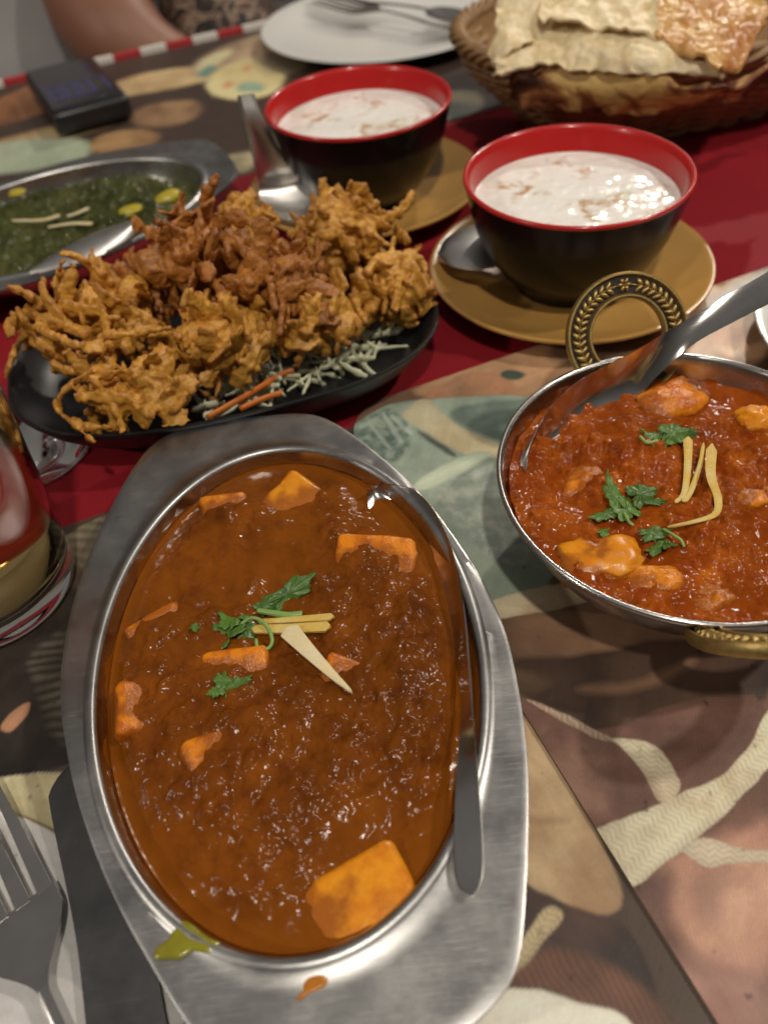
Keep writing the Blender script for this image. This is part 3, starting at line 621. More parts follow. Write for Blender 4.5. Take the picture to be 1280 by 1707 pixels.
for (px, sx, sy, sz, rz, tilt, up), q, lb in zip(PAN, PANW, PL):
    V, F = box(sx, sy, sz, .27, 5); bm = bmesh.new(); vs_ = [bm.verts.new(v) for v in V]; [bm.faces.new([vs_[i] for i in f]) for f in F]
    bmesh.ops.subdivide_edges(bm, edges=list(bm.edges), cuts=2, use_grid_fill=True); bm.verts.index_update()
    V = np.array([v.co[:] for v in bm.verts]); F = [tuple(v.index for v in f.verts) for f in bm.faces]; bm.free()
    V = V * (1 + .06 * fbm(V, 1.1, 3, px[0] * .1)[:, None]) + .07 * fbm(V, .6, 3, px[1] * .1)[:, None]; V = rot(V, tilt[0] * 1.25, tilt[1] * 1.25, rz); z = h_at(h1, q)
    V = V + np.array([q[0], q[1], z + up - V[:, 2].max()]); film = 1 - sstep(V[:, 2] - h1(V[:, :2], np.full(len(V), .5))[0], -.03, .20 if up < .3 else .30)
    mk('paneer_piece', V, F, M['paneer'] if up > .2 else M['paneer_coat'], label=lb, cat='paneer', group='paneer pieces in the oval dish', attrs={'film': film})

# spoon leaning on the oval dish
def spoon_solid(name, label, C, nh, hw, dish, th, mat, k=13, group=None):
    Wd, Nr = perp_frames(C, nh); V, F = blade(C, Wd, Nr, hw, dish, th, k)
    return mk(name, V, F, mat, sharp=55, label=label, cat='spoon', group=group)
up_e = [(622, 819, 2.66), (640, 806, 2.95), (692, 818, 3.2), (733, 868, 3.3), (760, 945, 3.3), (773, 1025, 3.3), (780, 1110, 3.38), (787, 1200, 3.45), (796, 1300, 3.48), (803, 1390, 3.46), (804, 1450, 3.42), (797, 1478, 3.36), (787, 1493, 3.30)]
lo_e = [(619, 821, 2.62), (613, 832, 2.40), (622, 880, 2.0), (660, 950, 1.8), (712, 1010, 1.9), (748, 1070, 2.2), (764, 1125, 2.7), (768, 1200, 3.0), (760, 1300, 3.16), (757, 1390, 3.22), (759, 1450, 3.22), (767, 1479, 3.2), (784, 1493, 3.28)]
U_ = catmull([bp(*q) for q in up_e], 60); L_ = catmull([bp(*q) for q in lo_e], 60)
Wv = (U_ - L_); Tm = np.gradient((U_ + L_) / 2, axis=0); Nn = np.cross(Wv, Tm); Nn /= np.linalg.norm(Nn, axis=1)[:, None]
if Nn[30][0] > 0: Nn = -Nn
C_ = (U_ + L_) / 2; hwid = np.linalg.norm(Wv, axis=1) / 2 + 1e-4; fr_ = np.linspace(0, 1, 60)
hwid = np.maximum(hwid, .02); V, F = blade(C_, Wv / (2 * hwid[:, None]), Nn, hwid, .55 * np.exp(-((fr_ - .2) / .17) ** 2), .11, 13)
mk('serving_spoon', V, F, M['steel_pol'], sharp=55, label='steel spoon resting on its side along the right wall of the oval dish', cat='spoon')

# coriander and ginger
def leaf_mesh(L, Wd, lobes=5, seed=0, cup=.15):
    """a lobed leaf lying in xy, tip towards +x"""
    rs = np.random.RandomState(seed); n = 90; t = np.linspace(0, 2 * PI, n, endpoint=False)
    tt = (t + PI) % (2 * PI) - PI; r = .42 + 0 * t
    for c_, w_, h_ in ((0, .52, .52), (1.0, .50, .44), (-1.0, .50, .44), (2.0, .50, .34), (-2.0, .50, .34)):
        c_ = c_ + rs.uniform(-.12, .12); r = np.maximum(r, .46 + h_ * rs.uniform(.85, 1.1) * np.exp(-(np.abs(tt - c_) / w_) ** 2.6))
    r = r * (1 + .07 * np.cos(13 * t + rs.rand() * 6) + .05 * np.cos(21 * t + rs.rand() * 6)); r *= 1 - .6 * np.exp(-((np.mod(t, 2 * PI) - PI) / .22) ** 2); r *= 1.22
    R = []
    for f in (1, .82, .6, .38, .18):
        x = r * f * np.cos(t) * L / 2; y = r * f * np.sin(t) * Wd / 2
        z = cup * (.8 * (x / L * 2) ** 2 - 1.2 * np.abs(y / Wd * 2)) * .5 + .26 * fbm(np.stack([x, y], -1), .6, 2, seed + .3) + .02 * np.cos(11 * t) * f
        R.append(np.c_[x, y, z])
    V, F = loft(R, True, False, True); n0 = len(V); V2 = V - np.array([0, 0, .03]); F2 = [f[::-1] for f in F]
    E_ = [(j, j + n0, (j + 1) % n + n0, (j + 1) % n) for j in range(n)]
    return np.concatenate([V, V2]), F + [tuple(i + n0 for i in f) for f in F2] + E_
def on_surf(hf, u, v, dz):
    z = 2.7 if hf is h1 else 3.8
    for _ in range(3): z = h_at(hf, bp(u, v, z)) + dz
    return bp(u, v, z)
def put_leaf(root, px, z, L, Wd, rz, tilt=(0, 0), lobes=5, seed=0, cup=.15):
    hf = h1 if px[0] < 800 else h2; lo = on_surf(hf, *px, .10); p = bp(*px, max(z, lo[2])); V, F = leaf_mesh(L, Wd, lobes, seed, cup); mk('leaf', rot(V, tilt[0], tilt[1], rz) + p, F, M['leaf'], root)
def put_stem(root, pts, r): 
    P = catmull([bp(u, v, z) for u, v, z in pts], 28); V, F = tube(P, r, 8); mk('stem', V, F, M['stem'], root)
def wedge(name, label, pts, w0, w1, th, mat, group, hf=None):
    P = catmull([on_surf(hf, u, v, z) if hf else bp(u, v, z) for u, v, z in pts], 24); f = np.linspace(0, 1, 24); Wd, Nr = perp_frames(P, (0, 0, 1))
    V, F = blade(P, Wd, Nr, (w0 * (1 - f) + w1 * f) * np.sqrt(np.clip(np.minimum(f, 1 - f) * 30, .05, 1)), -.03, th, 7)
    return mk(name, V, F, mat, sharp=45, label=label, cat='ginger', group=group)
zc = h_at(h1, bp(450, 1040, 2.6))
G1 = 'garnish on the oval dish'
r1 = thing('coriander_sprig', 'long coriander leaf with a thick pale stem atop the brown curry', 'coriander', bp(460, 1005, zc), G1)
put_leaf(r1, (478, 992), zc + .28, 2.2, .85, .62, (.35, -.12), 7, 3, .10); put_leaf(r1, (440, 1010), zc + .22, 1.1, .7, .5, (.3, 0), 5, 12)
put_stem(r1, [(430, 1018, zc + .28), (455, 1022, zc + .36), (480, 1026, zc + .36), (504, 1025, zc + .32)], np.linspace(.10, .15, 28))
r2 = thing('coriander_sprig', 'curled coriander sprig with a hooked stem atop the brown curry', 'coriander', bp(390, 1050, zc), G1)
put_leaf(r2, (378, 1060), zc + .26, 1.3, 1.5, 2.2, (-.3, .35), 5, 4, .25); put_leaf(r2, (392, 1032), zc + .32, 1.2, 1.0, 2.6, (.3, .2), 5, 5, .2); put_leaf(r2, (408, 1048), zc + .25, 1.0, .8, .3, (.1, .3), 5, 6)
put_stem(r2, [(400, 1042, zc + .35), (420, 1030, zc + .5), (440, 1038, zc + .5), (452, 1058, zc + .42), (453, 1074, zc + .32), (443, 1083, zc + .28), (430, 1080, zc + .26), (427, 1066, zc + .26)], .07)
r3 = thing('coriander_leaf', 'single small coriander leaf lying apart below the other garnish', 'coriander', bp(380, 1140, zc), G1)
zl = h_at(h1, bp(380, 1142, 2.5)); put_leaf(r3, (376, 1138), zl + .15, .9, .8, 1.7, (.2, .25), 5, 7, .2); put_leaf(r3, (388, 1146), zl + .12, 1.1, .55, .35, (.2, 0), 5, 8, .1); put_leaf(r3, (364, 1150), zl + .12, .7, .5, 3.4, (.1, 0), 5, 9, .1)
r4 = thing('coriander_bit', 'tiny green coriander bit left of the garnish on the brown curry', 'coriander', bp(323, 1048, zc), G1); zl = h_at(h1, bp(323, 1048, 2.5)); put_leaf(r4, (323, 1048), zl + .05, .4, .35, 1, (0, 0), 3, 11)
wedge('ginger_strip', 'upper yellow ginger strip lying under the coriander stem', [(430, 1036, .26), (490, 1032, .30), (556, 1027, .26)], .10, .14, .12, M['ginger'], G1, h1)
wedge('ginger_strip', 'lower yellow ginger strip pointing right from the coriander', [(420, 1048, .20), (480, 1047, .24), (550, 1043, .18)], .16, .20, .16, M['ginger'], G1, h1)
wedge('ginger_strip', 'pale pointed ginger strip slanting down to the right on the curry', [(478, 1046, .48), (510, 1080, .42), (550, 1120, .32), (587, 1154, .20)], .36, .05, .14, M['ginger_pale'], G1, h1)

# sauce smears on the flange
def smear(name, label, pts, z, h, mat, seed):
    P = chaikin(bps(pts, z)[:, :2], 2); c = P.mean(0); R = []
    for f in (1, .96, .85, .6, .3): 
        Q = c + (P - c) * f * (1 + .0 * f); R.append(np.c_[Q, z + h * min(1, (1 - f) * 6) * (1 + .5 * fbm(Q, .5, 2, seed))])
    V, F = loft(R, True, False, True); mk(name, V, F, mat, label=label, cat='sauce')
smear('sauce_smear', 'green sauce smear on the lower left flange of the oval dish', [(303, 1533), (322, 1540), (345, 1562), (372, 1572), (360, 1592), (335, 1588), (322, 1584), (300, 1602), (285, 1598), (255, 1602), (258, 1580), (280, 1568), (290, 1548)], 2.93, .07, M['smear_green'], 1)
smear('sauce_smear', 'orange sauce drip on the bottom flange of the oval dish', [(505, 1640), (515, 1628), (540, 1624), (549, 1634), (540, 1648), (515, 1656), (505, 1666), (494, 1672), (496, 1660), (506, 1652)], 2.886, .06, M['smear_orange'], 2)

# ------------------------------------------------------------------ round steel bowl with brass ring handles
KX, KY, KR, KZ = 11.1, 19.75, 6.86, 4.5
kb = thing('handled_bowl', 'round steel bowl with brass ring handles holding red curry', 'bowl', (KX, KY, .42))
pr = [(0.01, .62), (2.0, .63), (3.4, .80), (4.6, 1.35), (5.6, 2.25), (6.25, 3.2), (6.55, 4.0), (6.62, 4.32), (6.68, 4.45), (6.78, 4.50), (6.86, 4.45), (6.88, 4.36), (6.84, 4.26), (6.72, 4.16), (6.62, 3.9), (6.36, 3.2), (5.75, 2.2), (4.75, 1.25), (3.5, .62), (2.4, .43), (0.01, .42)]
V, F = lathe(pr, 160, (KX, KY, 0)); mk('bowl', V, F, M['steel_bowl'], kb, sharp=60)
def ring_handle(az, tilt, lift):
    """flat cast ring, standing on the bowl's side and leaning outwards"""
    rad = np.array([math.cos(az), math.sin(az), 0]); tan = np.array([-math.sin(az), math.cos(az), 0])
    v = rad * math.cos(tilt) + np.array([0, 0, 1]) * math.sin(tilt); n = np.cross(tan, v)
    if n @ rad > 0: n = -n
    c = np.array([KX, KY, KZ]) + rad * (KR - .35 + lift * math.cos(tilt)) + np.array([0, 0, -.55 + lift * math.sin(tilt)])
    def W(V): V = np.asarray(V); return c + V[:, :1] * tan + V[:, 1:2] * v + V[:, 2:] * n
    prof = [(1.58, -.28), (2.45, -.28), (2.56, -.2), (2.58, .0), (2.56, .16), (2.52, .22), (2.45, .22), (2.42, .17), (2.40, .09), (2.38, .06)]
    prof2 = [(1.70, .06), (1.68, .09), (1.66, .17), (1.63, .22), (1.57, .22), (1.52, .16), (1.51, 0), (1.52, -.2), (1.58, -.28)]
    V, F = lathe(prof, 110); V2, F2 = lathe(prof2, 110); V, F = merge([(V, F), (V2, F2)])
    h = mk('ring_handle', W(V), F, M['brass'], kb, sharp=50)
    V, F = lathe([(2.39, .058), (1.69, .058)], 110); mk('field', W(V), F, M['brass_dark'], h)
    a = np.linspace(-.6, PI + .6, 60); P = np.c_[2.04 * np.cos(a), 2.04 * np.sin(a), np.full(60, .08)]; V, F = tube(P, .035, 6); mk('vine', W(V), F, M['brass'], h)
    iv, if_ = ico(2)
    for i, ang in enumerate(np.linspace(-.55, PI + .55, 30)):
        dr = 1 if ang < PI / 2 else -1
        if abs(ang - PI / 2) < .24: continue
        for sd in (-1, 1):
            e = iv * np.array([.225, .105, .14]); th = dr * sd * .85
            e = e + np.array([.15, 0, 0]); e = rot(e, rz=th if dr > 0 else PI + th)
            x = np.c_[2.04 - e[:, 1] * 1.0, e[:, 0]]                  # radial, along-arc
            rr = x[:, 0]; aa = ang + x[:, 1] / 2.04
            mk('leaf', W(np.c_[rr * np.cos(aa), rr * np.sin(aa), .09 + e[:, 2]]), if_, M['brass'], h)
    for i in range(6):
        e = iv * np.array([.135, .09, .14]) + np.array([.17, 0, 0]); e = rot(e, rz=i * PI / 3)
        mk('petal', W(e + np.array([0, 2.04, .10])), if_, M['brass'], h)
    return h
paz = math.atan2(27.6 - KY, 10.95 - KX)
ring_handle(paz, math.radians(52), 1.45)
ring_handle(paz + PI + .02, math.radians(44), .55)

def circle_open(off): return ell(6.45 - off, 6.45 - off, 200)
def Wk(P, z): return np.c_[P[:, 0] + KX, P[:, 1] + KY, np.full(len(P), z) if np.isscalar(z) else z]
def h2(w, fr):
    edge = sstep(fr, 1.0, .86); big = fbm(w, 1.9, 4, 21.3); rid = 1 - np.abs(fbm(w, .8, 3, 25.1)) * 2
    back = sstep((w[:, 0] - KX) * .5 + (w[:, 1] - KY) * .87, 3.2, 5.4)
    m = mounds(w, [(9.5, 21.5, 2.2, .35), (12.8, 18.5, 2.6, .30), (14.5, 21, 2, .25), (10.5, 16.2, 2, .2), (7.6, 22.2, 1.7, -.45), (6.4, 20.6, 1.2, -.3)])
    lump = np.clip(sstep(big, -.60, .3) * (1 - .8 * back), 0, 1); rid = 1 - np.abs(fbm(w, 1.3, 4, 25.1)) * 2.4
    z = 3.58 + edge * (m + .16 * big) * (1 - .7 * back) + lump * (.18 * rid + .22 * fbm(w, 1.0, 3, 22.2) + .04 * fbm(w, .3, 2, 28.2) + chunks(w, ((4.5, 17.7), (13, 26.5)), 330, (.3, .8), (.08, .36), 6)) + .01 * fbm(w, 1., 2, 24) - .05 * back
    return z, lump
cur2 = pool('tomato_curry', 'chunky red orange tomato gravy filling the round handled bowl', 'curry', Wk, circle_open, .06, h2, M['gravy_red'], 230)
def rad2(th, z):
    r = np.interp(z, [2.25, 3.2, 4.0, 4.32], [5.6, 6.25, 6.55, 6.62]); return np.stack([r * np.cos(th), r * np.sin(th)], -1)
wall_film(cur2, Wk, rad2, 3.45, .7, 8.3, M['gravy_red'])
iv3, if3 = ico(4)
KP = [((1122, 662), 1.25, .95, .9, .35, .62, 'tall gravy-coated paneer lump by the ladle in the round bowl', 'paneer_coat'), ((1262, 704), .75, .7, .7, .1, .50, 'bright yellow orange paneer lump at the right edge of the round bowl', 'paneer'),
      ((1000, 925), 1.25, .8, .50, -.1, .34, 'orange paneer piece at the lower left of the round bowl', 'paneer'), ((1252, 832), .8, .4, .4, .1, .20, 'thin orange vegetable slice at the right of the round bowl', 'paneer_coat'),
      ((985, 790), 1.1, .8, .5, .5, .12, 'gravy-covered chunk near the ladle tip in the round bowl', 'paneer_coat'), ((1090, 960), .9, .5, .4, -.3, .12, 'small orange chunk low in the round bowl below the coriander', 'paneer_coat'),
      ((1190, 985), .7, .5, .4, .3, .15, 'small orange chunk by the front handle of the round bowl', 'paneer_coat')]
for px, a, b, c, rz, up, lb, mt in KP:
    q = bp(*px, 3.9); z = h_at(h2, q); V = iv3 * (1 / (np.abs(iv3) ** 2.8).sum(1) ** (1 / 2.8))[:, None]
    V = V * (1 + .34 * fbm(V, 1.0, 3, px[0] * .07) + .16 * (1 - 2 * np.abs(fbm(V, .45, 3, px[0] * .03))))[:, None] * np.array([a, b, c]); V = rot(V, .12, -.1, rz)
    V = V + np.array([q[0], q[1], z + up - V[:, 2].max()]); film = 1 - sstep(V[:, 2] - h2(V[:, :2], np.full(len(V), .5))[0], -.02, .26)
    mk('paneer_piece', V, if3, M[mt], attrs={'film': film}, label=lb, cat='paneer' if 'slice' not in lb else 'vegetable', group='chunks in the round bowl')
G2 = 'garnish on the round bowl'
def zk(px): return h_at(h2, bp(*px, 3.9)) + .02
z = zk((1100, 725)); r = thing('coriander_sprig', 'topmost coriander sprig on the red curry, left of the ginger tops', 'coriander', bp(1105, 725, z), G2)
put_leaf(r, (1118, 722), z + .28, 1.5, .95, .1, (.35, .1), 7, 21, .2); put_leaf(r, (1092, 724), z + .25, 1.0, .8, 2.6, (.2, .2), 5, 22, .2); put_leaf(r, (1138, 722), z + .24, .9, .7, -.6, (.2, -.2), 5, 23, .2); put_leaf(r, (1108, 736), z + .18, 1.0, .5, 3.3, (.1, 0), 5, 24)
put_stem(r, [(1096, 735, z + .24), (1078, 738, z + .24), (1066, 728, z + .2)], .07)
z = zk((1045, 840)); r = thing('coriander_sprig', 'largest coriander sprig with an upright leaf blade at the middle of the red curry', 'coriander', bp(1045, 845, z), G2)
put_leaf(r, (1026, 830), z + .42, 1.6, .55, 1.75, (.1, -.45), 7, 31, .1); put_leaf(r, (1046, 848), z + .34, 1.5, .9, 1.9, (.2, -.2), 5, 32, .2); put_leaf(r, (1064, 826), z + .34, 1.2, 1.0, .3, (.3, .1), 5, 33, .2); put_leaf(r, (1010, 856), z + .18, 1.2, .5, 3.3, (.1, 0), 5, 34, .15); put_leaf(r, (1084, 834), z + .22, 1.0, .35, -.25, (.1, 0), 5, 35, .1)
put_stem(r, [(1040, 855, z + .25), (1048, 870, z + .25), (1055, 876, z + .2)], .06)
z = zk((1095, 893)); r = thing('coriander_sprig', 'lowest coriander sprig at the end of the bent ginger strand', 'coriander', bp(1098, 893, z), G2)
put_leaf(r, (1084, 890), z + .2, 1.5, .6, .25, (.2, .1), 7, 41, .1); put_leaf(r, (1112, 903), z + .24, .95, .55, 1.9, (.1, .3), 5, 42, .2); put_leaf(r, (1088, 914), z + .12, .7, .4, .5, (0, 0), 5, 43)
put_stem(r, [(1105, 882, z + .25), (1122, 892, z + .36), (1134, 900, z + .32), (1140, 912, z + .2)], .05)
z = zk((1003, 888)); r = thing('coriander_bit', 'tiny coriander bit at the lower left of the red curry', 'coriander', bp(1003, 888, z), G2); put_leaf(r, (1003, 888), z + .08, .6, .4, .5, (0, 0), 3, 44)
z = zk((1160, 790)) + .12
wedge('ginger_strip', 'broad flat ginger strip nearest the top coriander on the red curry', [(1146, 728, .34), (1146, 770, .32), (1140, 820, .24), (1124, 838, .18)], .17, .07, .06, M['ginger'], G2, h2)
wedge('ginger_strip', 'curved middle ginger strip on the red curry', [(1172, 738, .36), (1166, 775, .38), (1152, 815, .3), (1138, 836, .22)], .06, .13, .06, M['ginger'], G2, h2)
wedge('ginger_strip', 'long bent ginger strip reaching down to the lowest coriander', [(1186, 740, .32), (1184, 790, .34), (1196, 830, .36), (1192, 856, .38), (1160, 868, .38), (1112, 878, .32)], .20, .05, .06, M['ginger'], G2, h2)

# ladle in the round bowl
up_e = [(876, 792, 3.55), (884, 745, 4.25), (910, 690, 4.7), (955, 642, 5.0), (1010, 610, 5.3), (1060, 584, 5.65), (1130, 541, 6.4), (1210, 493, 7.2), (1290, 446, 8.0), (1420, 365, 9.2), (1470, 338, 9.5)]
lo_e = [(878, 794, 3.50), (905, 778, 3.15), (975, 750, 3.2), (1028, 706, 3.3), (1062, 668, 3.6), (1090, 632, 4.4), (1155, 574, 5.9), (1225, 534, 6.8), (1300, 494, 7.6), (1440, 410, 8.8), (1480, 350, 9.3)]
U_ = catmull([bp(*q) for q in up_e], 70); L_ = catmull([bp(*q) for q in lo_e], 70)
Wv = (U_ - L_); C_ = (U_ + L_) / 2; Tm = np.gradient(C_, axis=0); Nn = np.cross(Wv, Tm); Nn /= np.linalg.norm(Nn, axis=1)[:, None]
Nn = np.where((Nn[:, 2] < 0)[:, None], -Nn, Nn); hwid = np.linalg.norm(Wv, axis=1) / 2; f_ = np.linspace(0, 1, 70)
V, F = blade(C_, Wv / (2 * hwid[:, None]), Nn, hwid, .75 * np.exp(-((f_ - .2) / .2) ** 2) + .10 * sstep(f_, .35, .5), .10, 15)
mk('ladle_spoon', V, F, M['steel_pol'], sharp=55, label='large steel serving spoon standing in the red curry, handle reaching out right', cat='spoon')

# ------------------------------------------------------------------ raita bowls on saucers
def soup_set(cx, cy, which, lbs):
    s = thing('saucer', lbs[0], 'saucer', (cx, cy, .16), 'mustard saucers')
    pr = [(.01, .55), (3.6, .55), (4.1, .60), (5.2, .80), (6.4, 1.15), (7.25, 1.62), (7.5, 1.74), (7.62, 1.72), (7.64, 1.62), (7.5, 1.48), (6.5, .98), (5.2, .60), (4.3, .42), (4.1, .18), (3.7, .16), (3.6, .34), (.01, .36)]
    V, F = lathe(pr, 128, (cx, cy, 0)); mk('dish', V, F, M['saucer'], s, sharp=60)
    z0 = .56
    b = thing('soup_bowl', lbs[1], 'bowl', (cx, cy, z0), 'red and black bowls')
    out = [(.01, .25), (2.5, .25), (2.6, .0), (2.95, .0), (3.05, .45), (3.7, 1.0), (4.5, 2.1), (5.05, 3.3), (5.4, 4.5), (5.62, 5.55), (5.70, 5.92)]
    V, F = lathe(out, 128, (cx, cy, z0)); mk('outer_shell', V, F, M['black_ceramic'], b, sharp=50)
    inn = [(5.70, 5.92), (5.75, 6.0), (5.74, 6.09), (5.66, 6.14), (5.56, 6.12), (5.48, 6.02), (5.40, 5.7), (5.2, 4.6), (4.85, 3.4), (4.3, 2.2), (3.4, 1.1), (2.4, .7), (.01, .6)]
    V, F = lathe(inn, 128, (cx, cy, z0)); mk('inner_lining', V, F, M['red_ceramic'], b)
    lev = z0 + 4.75
    def op(off): return ell(5.22 - off, 5.22 - off, 160)
    def Wb(P, z): return np.c_[P[:, 0] + cx, P[:, 1] + cy, np.full(len(P), z) if np.isscalar(z) else z]
    def hh(w, fr): return lev + sstep(fr, 1, .9) * (.11 * fbm(w, 1.8, 3, which * 3.1) + .02 * fbm(w, .6, 2, which * 5.3)) + .03 * sstep(fr, .97, 1), np.ones(len(w))
    pool('raita', lbs[2], 'raita', Wb, op, .0, hh, M['raita'], 110)
B1, B2 = (1.37, 51.68), (11.71, 38.99)
soup_set(*B1, 1, ('mustard brown saucer under the farther raita bowl', 'black bowl with red inside farther away, beside the upright spoon', 'white raita in the farther red bowl'))
soup_set(*B2, 2, ('mustard brown saucer under the nearer raita bowl', 'black bowl with red inside nearer the camera, in front of the basket', 'white raita in the nearer red bowl'))
# spoon leaning upright against the farther bowl
def edges_spoon(name, label, up_e, lo_e, dish, th, mat, flip):
    n = 60; U_ = catmull([bp(*q) for q in up_e], n); L_ = catmull([bp(*q) for q in lo_e], n); Wv = U_ - L_; C_ = (U_ + L_) / 2
    Tm = np.gradient(C_, axis=0); Nn = np.cross(Wv, Tm); Nn /= np.linalg.norm(Nn, axis=1)[:, None]
    view = np.array([0, 0, HC]) - C_; s = np.sign((Nn * view).sum(1))[:, None] * flip; Nn = Nn * s
    hw = np.linalg.norm(Wv, axis=1) / 2; f = np.linspace(0, 1, n)
    V, F = blade(C_, Wv / (2 * hw[:, None]), Nn, hw, dish(f), th, 13); return mk(name, V, F, mat, sharp=55, label=label, cat='spoon')
edges_spoon('soup_spoon', 'steel soup spoon leaning against the farther bowl, handle upwards', [(424, 156, 8.2), (436, 190, 7.2), (455, 230, 5.8), (480, 268, 4.3), (520, 296, 2.9), (546, 322, 2.3), (540, 345, 2.1), (505, 366, 1.95)],
            [(395, 160, 8.2), (405, 200, 7.0), (415, 240, 5.6), (425, 280, 4.1), (432, 312, 2.8), (434, 335, 2.2), (446, 354, 2.0), (470, 366, 1.95)], lambda f: -.32 * sstep(f, .62, .45) + .55 * np.exp(-((f - .82) / .14) ** 2), .12, M['steel_soft'], 1)
edges_spoon('soup_spoon', 'steel spoon with its bowl sticking out left on the nearer saucer', [(728, 420, 2.2), (745, 395, 2.45), (785, 376, 2.5), (830, 372, 2.4), (870, 382, 2.3), (910, 392, 2.4)], [(730, 426, 2.15), (752, 442, 2.2), (795, 449, 2.2), (838, 440, 2.25), (880, 420, 2.25), (915, 408, 2.3)], lambda f: -.35 * np.sin(np.clip(f * 1.4, 0, 1) * PI) , .10, M['steel_soft'], 1)

# ------------------------------------------------------------------ black plate of fried onion fritters
PC = np.array([-6.75, 34.1]); PA = math.radians(9)
def plate_out(off, n=200): 
    e = ell(10.55 - off, 6.8 - off, n, 0, 2.7); c, s = math.cos(PA), math.sin(PA); return np.c_[e[:, 0] * c - e[:, 1] * s, e[:, 0] * s + e[:, 1] * c] + PC
pr = [(3.6, .95), (2.6, 1.0), (1.6, 1.35), (.9, 2.0), (.45, 2.7), (.25, 3.0), (.12, 3.12), (.02, 3.10), (.0, 3.0), (.12, 2.75), (.55, 2.0), (1.2, 1.2), (2.0, .7), (2.6, .5), (2.7, .18), (3.2, .16), (3.3, .45)]
V, F = loft([np.c_[plate_out(o), np.full(200, z)] for o, z in pr], True, True, True)
mk('fritter_plate', V, F, M['black_plate'], sharp=60, label='black oval melamine plate piled with fried onion fritters', cat='plate')
def bake(o, voxel, smooth=2, disp=0.0):
    m = o.modifiers.new('r', 'REMESH'); m.mode = 'VOXEL'; m.voxel_size = voxel * CM
    if smooth: s = o.modifiers.new('s', 'SMOOTH'); s.factor = .5; s.iterations = smooth
    dg = bpy.context.evaluated_depsgraph_get(); dg.update(); me = bpy.data.meshes.new_from_object(o.evaluated_get(dg)); o.modifiers.clear(); old = o.data
    for mt in old.materials: 
        if mt.name not in [x.name for x in me.materials if x]: me.materials.append(mt)
    n = len(me.vertices); co = np.empty(n * 3, np.float32); me.vertices.foreach_get('co', co); co = co.reshape(-1, 3); nr = np.empty(n * 3, np.float32); me.vertices.foreach_get('normal', nr); nr = nr.reshape(-1, 3)
    if disp:
        P = co / CM; d = disp * (fbm(P, .55, 3, n % 17) + .8 * (.5 - np.abs(fbm(P, .9, 3, n % 13)) * 2))
        co = co + nr * (d * CM)[:, None]; me.vertices.foreach_set('co', co.astype(np.float32).ravel())
    me.polygons.foreach_set('use_smooth', np.ones(len(me.polygons), bool)); me.update(); o.data = me
    return o
def strand(rs, p, d, L, r, wig=.35, grav=0.0, flat=.5):
    n = max(8, int(L * 5)); P = [p]; d = d / np.linalg.norm(d); w = rs.normal(size=3) * wig
    for i in range(n):
        w = w * .8 + rs.normal(size=3) * wig * .5; d = d + w * .35 * (L / n) * 2 + np.array([0, 0, -grav]); d /= np.linalg.norm(d); P.append(P[-1] + d * L / n)
    P = np.array(P); f = np.linspace(0, 1, len(P)); return tube(P, r * (.7 + .5 * np.sin(f * PI) + .22 * rs.normal(size=len(P))).clip(.35) , 8, flat, rs.uniform(-.12, .12))
def fritter(label, px, z, a, b, c, seed, mat, extra=(), nl=34, ns=34, core=.46):
    rs = np.random.RandomState(seed); cen = bp(*px, z); parts = []; iv, if_ = ico(2)
    for i in range(nl):
        d = rs.normal(size=3); d /= np.linalg.norm(d); k = rs.uniform(.2, .80); p = d * np.array([a, b, c]) * k
        s = np.array([a, b, c]).min() * rs.uniform(.22, core); e = rot(iv * (1 + .35 * fbm(iv, .7, 2, seed + i)[:, None]) * s * rs.uniform(.45, 1.35, 3), *rs.uniform(0, 3, 3)); parts.append((cen + p + e, if_))
    for i in range(ns):                                                    # shreds wrapped round the lump
        d = rs.normal(size=3); d[2] = abs(d[2]) * .9 - .15; d /= np.linalg.norm(d); p = d * np.array([a, b, c]) * rs.uniform(.62, .95); tg = np.cross(d, rs.normal(size=3)); tg = tg / np.linalg.norm(tg) + d * rs.uniform(-.25, .18)
        parts.append(strand(rs, cen + p, tg, rs.uniform(.45, 1.0) * a, rs.uniform(.20, .46), .6, 0, .30))
    for i in range(4):                                                     # loose ends poking out
        d = rs.normal(size=3); d[2] = d[2] * .5 + .1; d /= np.linalg.norm(d); p = d * np.array([a, b, c]) * .7
        parts.append(strand(rs, cen + p, d + rs.normal(size=3) * .5, rs.uniform(.25, .5) * a, rs.uniform(.16, .26), .5))
    for pts, r in extra:
        P = catmull([bp(u, v, zz) for u, v, zz in pts], 34); f = np.linspace(0, 1, 34); parts.append(tube(P, r * (1 - .35 * f) * (1 + .2 * rs.normal(size=34)).clip(.6), 7, .75))
    V, F = merge(parts); o = mk('onion_fritter', V, F, M[mat], label=label, cat='fritter', group='fried onion fritters on the black plate')
    bake(o, .065, 1, .13); me = o.data; n = len(me.vertices); co = np.empty(n * 3, np.float32); me.vertices.foreach_get('co', co); co = co.reshape(-1, 3)
    P = co / CM + ORG[o]; d = P[:, :2] - PC; u = d[:, 0] * math.cos(PA) + d[:, 1] * math.sin(PA); v = -d[:, 0] * math.sin(PA) + d[:, 1] * math.cos(PA)   # rest on the plate, not through it
    rho = (np.abs(u / 10.55) ** 2.7 + np.abs(v / 6.8) ** 2.7) ** (1 / 2.7); P[:, 2] = np.maximum(P[:, 2], np.interp(rho, [0, .62, .78, .90, .97, 1.05], [1.1, 1.1, 1.5, 2.4, 3.2, 3.2]) + .03 * rho)
    me.vertices.foreach_set('co', ((P - ORG[o]) * CM).astype(np.float32).ravel()); me.update()
    return o
